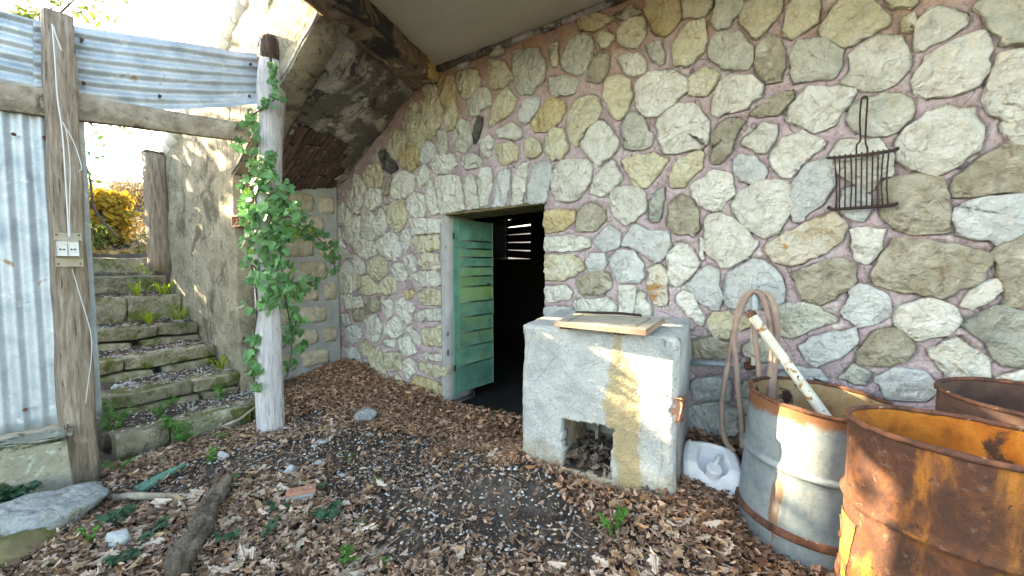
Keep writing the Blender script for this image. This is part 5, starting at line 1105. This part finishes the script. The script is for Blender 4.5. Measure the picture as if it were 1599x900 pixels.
# rotting log
la, lb = gp_(352, 762), gp_(285, 898); la.z += .06; lb.z += .04
lg = thing('rotting_log', (la+lb)/2, 'short rotting log lying end-on towards the camera in the leaves', 'log')
lp = [la.lerp(lb, i/12)+Vector((.012*math.sin(i), 0, .008*math.sin(i*1.3))) for i in range(-1, 14)]
bmo('log', tube(lp, [.022, .034, .042, .046, .05, .054, .05, .056, .06, .058, .062, .06, .064, .06, .045], 26, amp=.02, ns=3.2), M['log'], lg, True)
for i in range(7):
    q = lp[2+i]+Vector((-.035+.004*i, 0, .03)); bmo('bark_flake', box(q, (lb-la).normalized()*rng.uniform(.04, .08), Vector((.02, .01, .012)), Vector((0, 0, .004)), .002, 2, .01, 20), M['log'] if i % 2 else M['wood_dark'], lg)
sa, sb_ = gp_(163, 786), gp_(303, 784); sa.z += .03; sb_.z += .035
st_ = tag(bmo('stick', tube([sa, sa.lerp(sb_, .35)+Z*.012, sa.lerp(sb_, .7), sb_], [.014, .02, .019, .016], 12, amp=.006), M['plank'], None, True), 'short split grey stick lying left to right against the log', 'stick')
ga, gb = gp_(214, 776), gp_(290, 735); ga.z += .045; gb.z += .045; dx = (gb-ga); nn_ = Vector((-dx.y, dx.x, 0)).normalized()
b = bmesh.new(); prof_ = [(0, -.045), (.05, .045), (.5, .04), (1, .006), (.98, -.01), (.5, -.032)]
T = [b.verts.new(ga+dx*s_+nn_*w_+Z*(.0+.01*s_)) for s_, w_ in prof_]; B_ = [b.verts.new(v_.co-Z*.018) for v_ in T]
b.faces.new(T); b.faces.new(B_[::-1])
for i in range(6): b.faces.new((T[i], B_[i], B_[(i+1) % 6], T[(i+1) % 6]))
tag(bmo('painted_plank', b, M['greenplank'], None), 'pointed splinter of green painted plank beside the stick', 'plank')
wa = [ghit(1185-1185+345, 668)+Z*.16, ghit(380, 655)+Z*.24, P(403, 632, 3.5)]
tag(bmo('branch', tube([P(347, 667, 3.25), P(375, 655, 3.35), P(404, 632, 3.45)], [.012, .011, .008], 8, amp=.003), M['plank'], None, True), 'thin pale branch leaning on the lowest step beside the ivy post', 'branch')
q = gp_(462, 606); tag(rock('stump', (q.x, q.y, q.z+.03), .09, M['wood_dark'], 41, (1.3, .8, .5), 3, .5), 'small dark rotten stump behind the ivy post in the leaves', 'stump')
# ------------------------------------------------------------------ ivy on the post
iv = thing('ivy', (ax[0].x, ax[0].y, 0), 'green ivy climbing and bushing around the bleached post', 'ivy')
blobs = [(428, 105, 3, 3), (427, 118, 6, 3), (424, 125, 4, 3), (430, 135, 8, 3), (432, 150, 5, 2), (441, 160, 5, 2), (431, 168, 4, 2), (416, 164, 7, 4), (397, 178, 15, 7), (378, 196, 10, 3), (393, 190, 8, 2), (400, 212, 9, 5), (372, 226, 10, 5), (392, 235, 9, 4), (424, 246, 8, 4),
 (400, 258, 14, 11), (415, 275, 24, 24), (395, 290, 18, 16), (430, 300, 26, 26), (405, 320, 30, 34), (440, 330, 30, 38), (420, 350, 34, 44), (455, 345, 24, 26), (400, 375, 24, 24), (440, 375, 30, 34), (430, 400, 22, 24), (470, 350, 18, 20), (485, 362, 16, 16), (500, 372, 14, 14), (516, 385, 12, 12), (522, 402, 9, 8), (524, 425, 6, 5), (508, 400, 8, 5),
 (388, 345, 14, 10), (384, 330, 10, 6), (386, 380, 12, 8), (392, 415, 14, 12), (440, 430, 26, 30), (420, 445, 26, 26), (455, 450, 24, 22), (478, 443, 14, 14), (492, 440, 8, 8), (400, 440, 14, 10), (422, 470, 20, 16), (445, 470, 20, 14), (455, 495, 12, 12), (462, 515, 12, 12), (455, 540, 14, 12), (468, 540, 10, 8), (455, 568, 9, 8), (445, 573, 6, 4), (390, 490, 8, 5), (380, 478, 5, 3), (396, 530, 9, 10), (392, 555, 10, 12), (398, 578, 10, 12), (400, 600, 7, 6), (424, 475, 8, 5), (470, 500, 8, 6), (446, 520, 10, 8)]
pts_ = []; nr = []; ye = []
for (x_, y_, r_, n_) in blobs:
    for _ in range(int(math.ceil(n_*.85))):
        a = rng.random()*6.28; q = math.sqrt(rng.random())*r_; px, py = x_+q*math.cos(a), y_+q*math.sin(a)
        base = 3.3 if 398 < x_ < 443 else (3.36 if x_ <= 398 else 3.72)
        d_ = base-.1-.0035*r_*math.sqrt(max(0, 1-(q/r_)**2))*rng.uniform(-.6, 1.1)+(.012*max(0, x_-450) if x_ > 450 else 0)*.35
        pts_.append(P(px, py, d_)); nr.append(Vector((rng.normal()*.5-.1, -1, .45+rng.normal()*.4)))
        ye.append((450 < px < 500 and 355 < py < 392 and rng.random() < .75) or (458 < px < 478 and 405 < py < 432 and rng.random() < .6) or rng.random() < .03)  # yellow-green clusters paint in backlit leaves; the scattered few are just yellow
def leafproto(nm, shape, m, s, curl=.1):
    k = len(shape); vs_ = []
    for i, (a, b_) in enumerate(shape): vs_.append(((a-.35)*s, b_*s*.95, (.12*abs(b_)-curl*a*a)*s))
    hf = k//2; me = bpy.data.meshes.new(nm); me.from_pydata(vs_, [], [list(range(0, hf+1)), ([0]+list(range(k-1, hf-1, -1)))[::-1]]); me.materials.append(m); me.update(); return me
protos = [leafproto('leaf', IVY, M['ivy'], s, c) for s, c in ((.06, .1), (.078, .3), (.042, .0), (.095, .25), (.068, -.15))]; protoy = [leafproto('leaf', IVY, M['ivyy'], .06, .1)]
def orient(nv, roll):
    zq = nv.to_track_quat('Z', 'Y'); return (zq.to_matrix() @ Matrix.Rotation(roll, 3, 'Z')).to_euler()
order = list(range(len(pts_))); random.Random(1).shuffle(order); keepn = 285
for k in order[:keepn]:
    o = bpy.data.objects.new('leaf', random.choice(protoy if ye[k] else protos)); C.objects.link(o); o.parent = iv; o.location = pts_[k]-WL[iv.name]; o.rotation_euler = orient(nr[k], -1.57+rng.normal()*.6)
rest = order[keepn:]
if rest: leafmesh('foliage', np.array([pts_[k][:] for k in rest]), 0, rng.uniform(.045, .08, len(rest)), None, IVY, M['ivy'], parent=iv, normals=np.array([nr[k][:] for k in rest]), curl=.1, fold=.1)['kind'] = 'stuff'
for px in ([(401, 612), (397, 590), (396, 540), (402, 470), (392, 400), (400, 330), (396, 260), (404, 215), (392, 185), (418, 165), (431, 150), (429, 125), (427, 100)],
           [(447, 590), (453, 570), (456, 520), (445, 460), (440, 400), (445, 340), (470, 352), (500, 375), (518, 392), (524, 425)], [(416, 420), (405, 425), (395, 413)], [(440, 440), (465, 442), (492, 440)], [(410, 300), (390, 290), (378, 228), (374, 222)]):
    bmo('stem', tube(spline([P(a, b_, 3.27+min(.4, .02*max(0, a-442))) for a, b_ in px], 4), .006, 6), M['bark'], iv, True)
# ------------------------------------------------------------------ small plants on the ground
def plant(px, py, wpx, n_, kind_, label, dz=0., base=None, h=1., name='weed', cat='plant', m=None):
    p = Vector(base) if base else ghit(px, py); r = wpx/2*p.y/F; pl_ = thing(name, p, label, cat); b = bmesh.new(); pos = []; nm_ = []
    shp, mt = {'nettle': (SIM, M['herb']), 'fern': (SIM, M['herb']), 'ivy': (IVY, M['herbdark']), 'grass': (None, M['herb']), 'bamboo': (SIM, M['ivyy'])}[kind_]
    if m: mt = m
    if kind_ == 'grass' or kind_ == 'bamboo':
        for i in range(n_):
            a = rng.random()*6.28; d_ = Vector((math.cos(a), math.sin(a), 0)); L = r*rng.uniform(.8, 1.6)*h; q = p+d_*r*.4*rng.random(); sdv = Vector((-d_.y, d_.x, 0))*.0035*(1 if kind_ == 'grass' else 2.6)
            v_ = [b.verts.new(x_) for x_ in (q-sdv*.4, q+sdv*.4, q+d_*L*.3+Z*L*.5+sdv, q+d_*L*.3+Z*L*.5-sdv, q+d_*L*.8+Z*L*.62)]
            b.faces.new((v_[0], v_[1], v_[2], v_[3])); b.faces.new((v_[3], v_[2], v_[4]))
        bmo('blade', b, mt, pl_); return
    ns_ = max(3, n_//9)
    for i in range(ns_):
        a = rng.random()*6.28; d_ = Vector((math.cos(a), math.sin(a), 0)); L = r*rng.uniform(.5, 1.1); H_ = r*rng.uniform(.35, 1.)*h+.03 if kind_ != 'ivy' else rng.uniform(.035, .065)
        tip = p+d_*L+Z*(H_+.02); mid = p+d_*L*.5+Z*(H_*.75+.02); tube([p, mid, tip], [.0025, .002, .001], 4, bm=b)
        for k in range(9):
            t = (k+1)/9; c = (p.lerp(mid, t*2) if t < .5 else mid.lerp(tip, t*2-1)); sd_ = Vector((-d_.y, d_.x, 0))*(1 if k % 2 else -1)
            pos.append(c+sd_*r*.16); nm_.append(Vector((rng.normal()*.4, rng.normal()*.4-.25, 1)))
    bmo('stem', b, mt, pl_)
    s0 = {'nettle': .5, 'fern': .36, 'ivy': .5}[kind_]*r
    o = leafmesh('foliage', np.array([q[:] for q in pos]), 0, rng.uniform(.7, 1.3, len(pos))*s0, None, shp, mt, parent=pl_, normals=np.array([q[:] for q in nm_]), curl=.1, fold=.15)
plant(958, 842, 56, 54, 'nettle', 'bright green leafy weed growing from the leaves in front of the stove')
plant(592, 768, 24, 27, 'nettle', 'small bright green seedling in the centre left of the ground')
plant(545, 724, 20, 27, 'nettle', 'small green seedling beside the pale pebbles')
plant(541, 890, 44, 45, 'nettle', 'leafy green weed at the bottom edge of the picture, left of centre')
plant(604, 894, 20, 27, 'nettle', 'tiny weed at the bottom edge, right beside the larger one')
plant(566, 822, 34, 60, 'grass', 'tuft of short yellow-green grass in the leaf litter, left of centre', h=.5)
plant(462, 862, 60, 90, 'grass', 'wide low grass tuft in the leaves right of the rotting log', h=.45)
plant(498, 775, 26, 18, 'ivy', 'small dark ivy sprig right of the brick fragment')
plant(515, 815, 50, 54, 'ivy', 'dark green ivy patch right below the brick fragment')
plant(350, 852, 44, 36, 'ivy', 'dark ivy patch just right of the rotting log')
plant(438, 806, 34, 27, 'ivy', 'dark ivy sprig below the grey slab stone')
plant(410, 845, 40, 27, 'ivy', 'low dark ivy between the log and the wide grass tuft')
plant(240, 846, 46, 45, 'ivy', 'dark ivy patch left of the rotting log')
plant(195, 822, 50, 45, 'ivy', 'dark ivy patch under the flat grey stone by the short stick')
plant(195, 888, 46, 45, 'ivy', 'dark ivy patch at the bottom edge left of the log')
plant(143, 852, 34, 36, 'nettle', 'light green clover-like weed near the grey boulder')
plant(330, 726, 34, 36, 'nettle', 'light green weed beside the white angular stone below the steps')
plant(288, 696, 74, 81, 'fern', 'bushy green fern at the foot of the lowest step', h=1.1)
plant(350, 690, 34, 27, 'fern', 'smaller green fern right of the bushy one at the lowest step', h=.8)
plant(366, 758, 18, 18, 'nettle', 'tiny green sprout at the upper tip of the rotting log')
plant(176, 700, 66, 108, 'fern', 'tall tangled green weed between the squared post and the steps', h=2.4)
plant(186, 742, 40, 36, 'fern', 'low green weed at the base of the squared post on its right', h=.8)
q = W(SD_[0][1]-.3, -1.9, .18); plant(0, 0, 60, 36, 'fern', 'green fern on the lowest step tread, left side', base=q, h=.6)
q = W(SD_[0][1]-.3, -1.45, .18); plant(0, 0, 44, 27, 'fern', 'green fern on the lowest step tread, towards the middle', base=q, h=.6)
for k_, vv_, lb_, w_ in ((1, -1.3, 'narrow leaved pale weed on the second step against the wall', 40), (3, -1.35, 'narrow leaved pale weed on the fourth step against the wall', 50), (3, -1.6, 'yellow-green sprout in the middle of the fourth step', 34), (4, -1.33, 'pale bamboo-like weed on the fifth step against the wall', 46), (5, -1.38, 'pale bamboo-like weed on the sixth step against the wall', 46), (4, -1.55, 'arching yellow-green leaves left of the bamboo-like weed on the fifth step', 40)):
    h_, u_ = SD_[k_]; plant(0, 0, w_, 14, 'bamboo', lb_, base=W(u_-.25, vv_, h_), h=1.3)
plant(6, 838, 40, 36, 'nettle', 'green leaves in front of the grey boulder at the left edge')
plant(12, 790, 60, 45, 'ivy', 'green ivy leaves over the lower part of the mossy block', base=P(16, 788, 2.2))
# moss-green trailing growth along the foot of the side wall
# ------------------------------------------------------------------ garden beyond: stump in golden ivy, dry grass, trees
gc = W(-6.3, -2.72, 0)
def onpx(px, Y): d = ray(px, 400); k = Y/d.y; p = CAM+d*k; return Vector((p.x, p.y, g1(p.x, p.y)))
s0 = onpx(163, 6.6); sg = thing('ivy_stump', s0, 'tree stump smothered in golden sunlit ivy in the garden beyond the steps', 'stump')
tz = P(163, 308, 6.6).z-s0.z
bmo('trunk', tube([s0-Z*.2, s0+Z*tz*.5, s0+Z*tz], [.24, .22, .2], 16, amp=.04), M['bark'], sg, True)
N = 1500; a = rng.random(N)*6.28; rr = .25+.07*rng.normal(size=N)+.07*np.sin(a*3+7*rng.random(N)); zz = rng.random(N)*(tz+.08)
pos = np.stack([s0.x+rr*np.cos(a), s0.y+rr*np.sin(a), s0.z+zz], 1)
leafmesh('foliage', pos, 0, rng.uniform(.06, .1, N), None, IVY, M['gold'], parent=sg, normals=np.stack([np.cos(a), np.sin(a), .3+0*a], 1)+rng.normal(size=(N, 3))*.4)
def bush(p, r, h, N, m, label, name='bush', cat='bush', ls=.07):
    t_ = thing(name, p, label, cat); b = bmesh.new()
    for i in range(9):
        a = rng.random()*6.28; e = Vector((math.cos(a)*r*.7, math.sin(a)*r*.7, h*rng.uniform(.5, .95))); tube([p-Z*.05, p+e*.5+Z*.1, p+e], [.018, .012, .004], 5, bm=b)
    bmo('branches', b, M['bark'], t_)
    d_ = rng.normal(size=(N, 3)); d_ /= np.linalg.norm(d_, axis=1)[:, None]; q = rng.random(N)**.4
    cl_ = np.array([noise.noise(Vector(x_)*2.3+Vector((p.x, 0, 0))) for x_ in d_*1.0]); q = q*(1+.5*cl_)
    pos = np.stack([p.x+d_[:, 0]*r*q, p.y+d_[:, 1]*r*q, p.z+h*.52+d_[:, 2]*h*.5*q], 1)
    leafmesh('foliage', pos, 0, rng.uniform(.6, 1.3, N)*ls, None, SIM, m, parent=t_, normals=d_+rng.normal(size=(N, 3))*.8); return t_
bush(onpx(150, 5.9)-Vector((.15, 0, 0)), .35, .5, 500, M['tree'], 'low green bush in the garden just right of the squared post')
bush(onpx(218, 10.5), .7, .7, 700, M['drygrass'], 'dry reddish-brown bramble heap on the sunlit slope beyond the steps', ls=.12)
def tree(p, H_, r, N, label, ht=None, m='tree', ls=.13, nb=16):
    t_ = thing('tree', p, label, 'tree'); b = tube([p-Z*.2, p+Z*H_*.3, p+Z*H_*.6+Vector((.1, .1, 0))], [.16, .12, .08], 12, amp=.02); bmo('trunk', b, M['bark'], t_, True)
    b = bmesh.new(); cs = []
    for i in range(nb):
        a = i*2.4+rng.random(); el = rng.uniform(.0, 1.); st0 = p+Z*H_*rng.uniform(.3, .6); e = p+Vector((math.cos(a)*r*rng.uniform(.5, 1), math.sin(a)*r*rng.uniform(.5, 1), H_*(.45+.5*el)))
        tube([st0, st0.lerp(e, .5)+Z*.15, e], [.04, .025, .006], 6, bm=b); cs.append((e, r*rng.uniform(.25, .42))); cs.append((st0.lerp(e, .65), r*.25))
    bmo('branches', b, M['bark'], t_)
    pos = []
    for k in range(N):
        c, q = cs[rng.integers(0, len(cs))]; d_ = rng.normal(size=3); d_ /= np.linalg.norm(d_); pos.append(np.array(c[:])+d_*q*rng.random()**.5*np.array([1, 1, .7]))
    leafmesh('crown', np.array(pos), 0, rng.uniform(.6, 1.4, N)*ls, None, SIM, M[m], parent=t_, normals=rng.normal(size=(N, 3))+np.array([0, 0, .6])); return t_
def ug(u, v): q = W(u, v, 0); return Vector((q.x, q.y, g1(q.x, q.y)))
tree(ug(-6.7, -2.5), 3.9, 1.6, 1500, 'leafy tree whose sunlit branches show above the corrugated sheets at the top left', nb=10)
bush(ug(-5.2, -3.7), 1.15, 1.75, 5500, M['tree'], 'unseen dense shrub added on the bank to block the low sun', ls=.14)  # added out of view to stop low sun reaching the ground
bush(ug(-5.4, -2.75), 1.0, 1.95, 6500, M['tree'], 'unseen dense shrub added at the edge of the garden to keep sun off the ground', ls=.13)  # unseen; height set to keep sun patches off the foreground
bush(ug(-4.9, -5.0), 1.1, 1.9, 4500, M['tree'], 'second unseen dense shrub added on the bank behind the upright sheets to block sun', ls=.14)  # another unseen sun blocker added on the bank
tree(ug(-7.5, -4.6), 5.2, 2.0, 900, 'taller tree on the slope behind the corrugated sheets at the left')
# young twig with a few leaves hanging in the opening
tw = thing('sapling', P(145, 400, 5.1)-Z*.1, 'thin bare sapling with a few dark leaves standing in the garden opening', 'sapling')
bmo('stem', tube(spline([P(186, 372, 5.2), P(160, 345, 5.2), P(146, 320, 5.2), P(142, 285, 5.2), P(136, 262, 5.2), P(128, 240, 5.2)], 4), [.014]*10+[.011]*11, 6), M['bark'], tw, True)
lv = [P(a, b_, 5.2) for a, b_ in ((150, 208), (157, 215), (163, 228), (161, 245), (152, 228), (140, 240), (145, 212), (168, 226), (154, 247), (141, 272))]
bmo('stem', tube(spline([P(128, 245, 5.2), P(140, 232, 5.2), P(155, 222, 5.2), P(168, 224, 5.2)], 4), .004, 5), M['bark'], tw, True)
leafmesh('foliage', np.array([q[:] for q in lv]), 0, rng.uniform(.07, .11, len(lv)), None, SIM, M['ivy'], parent=tw, normals=np.array([(rng.normal()*.5, -1, rng.normal()*.5) for _ in lv]))
# dry grass over the slope
N = 9000; uu2 = -rng.uniform(4.6, 14, N); vv2 = rng.uniform(-5, 1.5, N); px_ = O.x+UU.x*uu2+VV.x*vv2; py_ = O.y+UU.y*uu2+VV.y*vv2
o = leafmesh('dry_grass', np.stack([px_, py_, G(px_, py_)+.03], 1), .9, rng.uniform(.05, .16, N), np.array([(.3,.22,.1), (.4,.32,.17), (.2,.17,.06), (.12,.13,.03), (.36,.2,.1)])[rng.integers(0, 5, N)], SIM, M['leaf'], loc=(-6, 7, 1.5)); tag(o, kind='stuff')
# ------------------------------------------------------------------ repeats of a kind carry their group
GR = {'wooden_post': 'old wooden posts of the lean-to', 'corrugated_sheet': 'corrugated zinc sheets of the lean-to', 'garden_hose': 'hose strands hanging on the tap',
      'electric_wire': 'white wires on the squared post', 'steel_drum': 'open steel drums by the wall', 'loose_stone': 'loose stones lying on the ground', 'weed': 'small green plants on the ground and steps',
      'boulder': 'boulders at the lower left', 'bush': 'bushes in the garden beyond the steps', 'tree': 'trees on the slope beyond the steps'}
for o in S.objects:
    if not o.parent and o.name.split('.')[0] in GR and o.get('label'): o['group'] = GR[o.name.split('.')[0]]
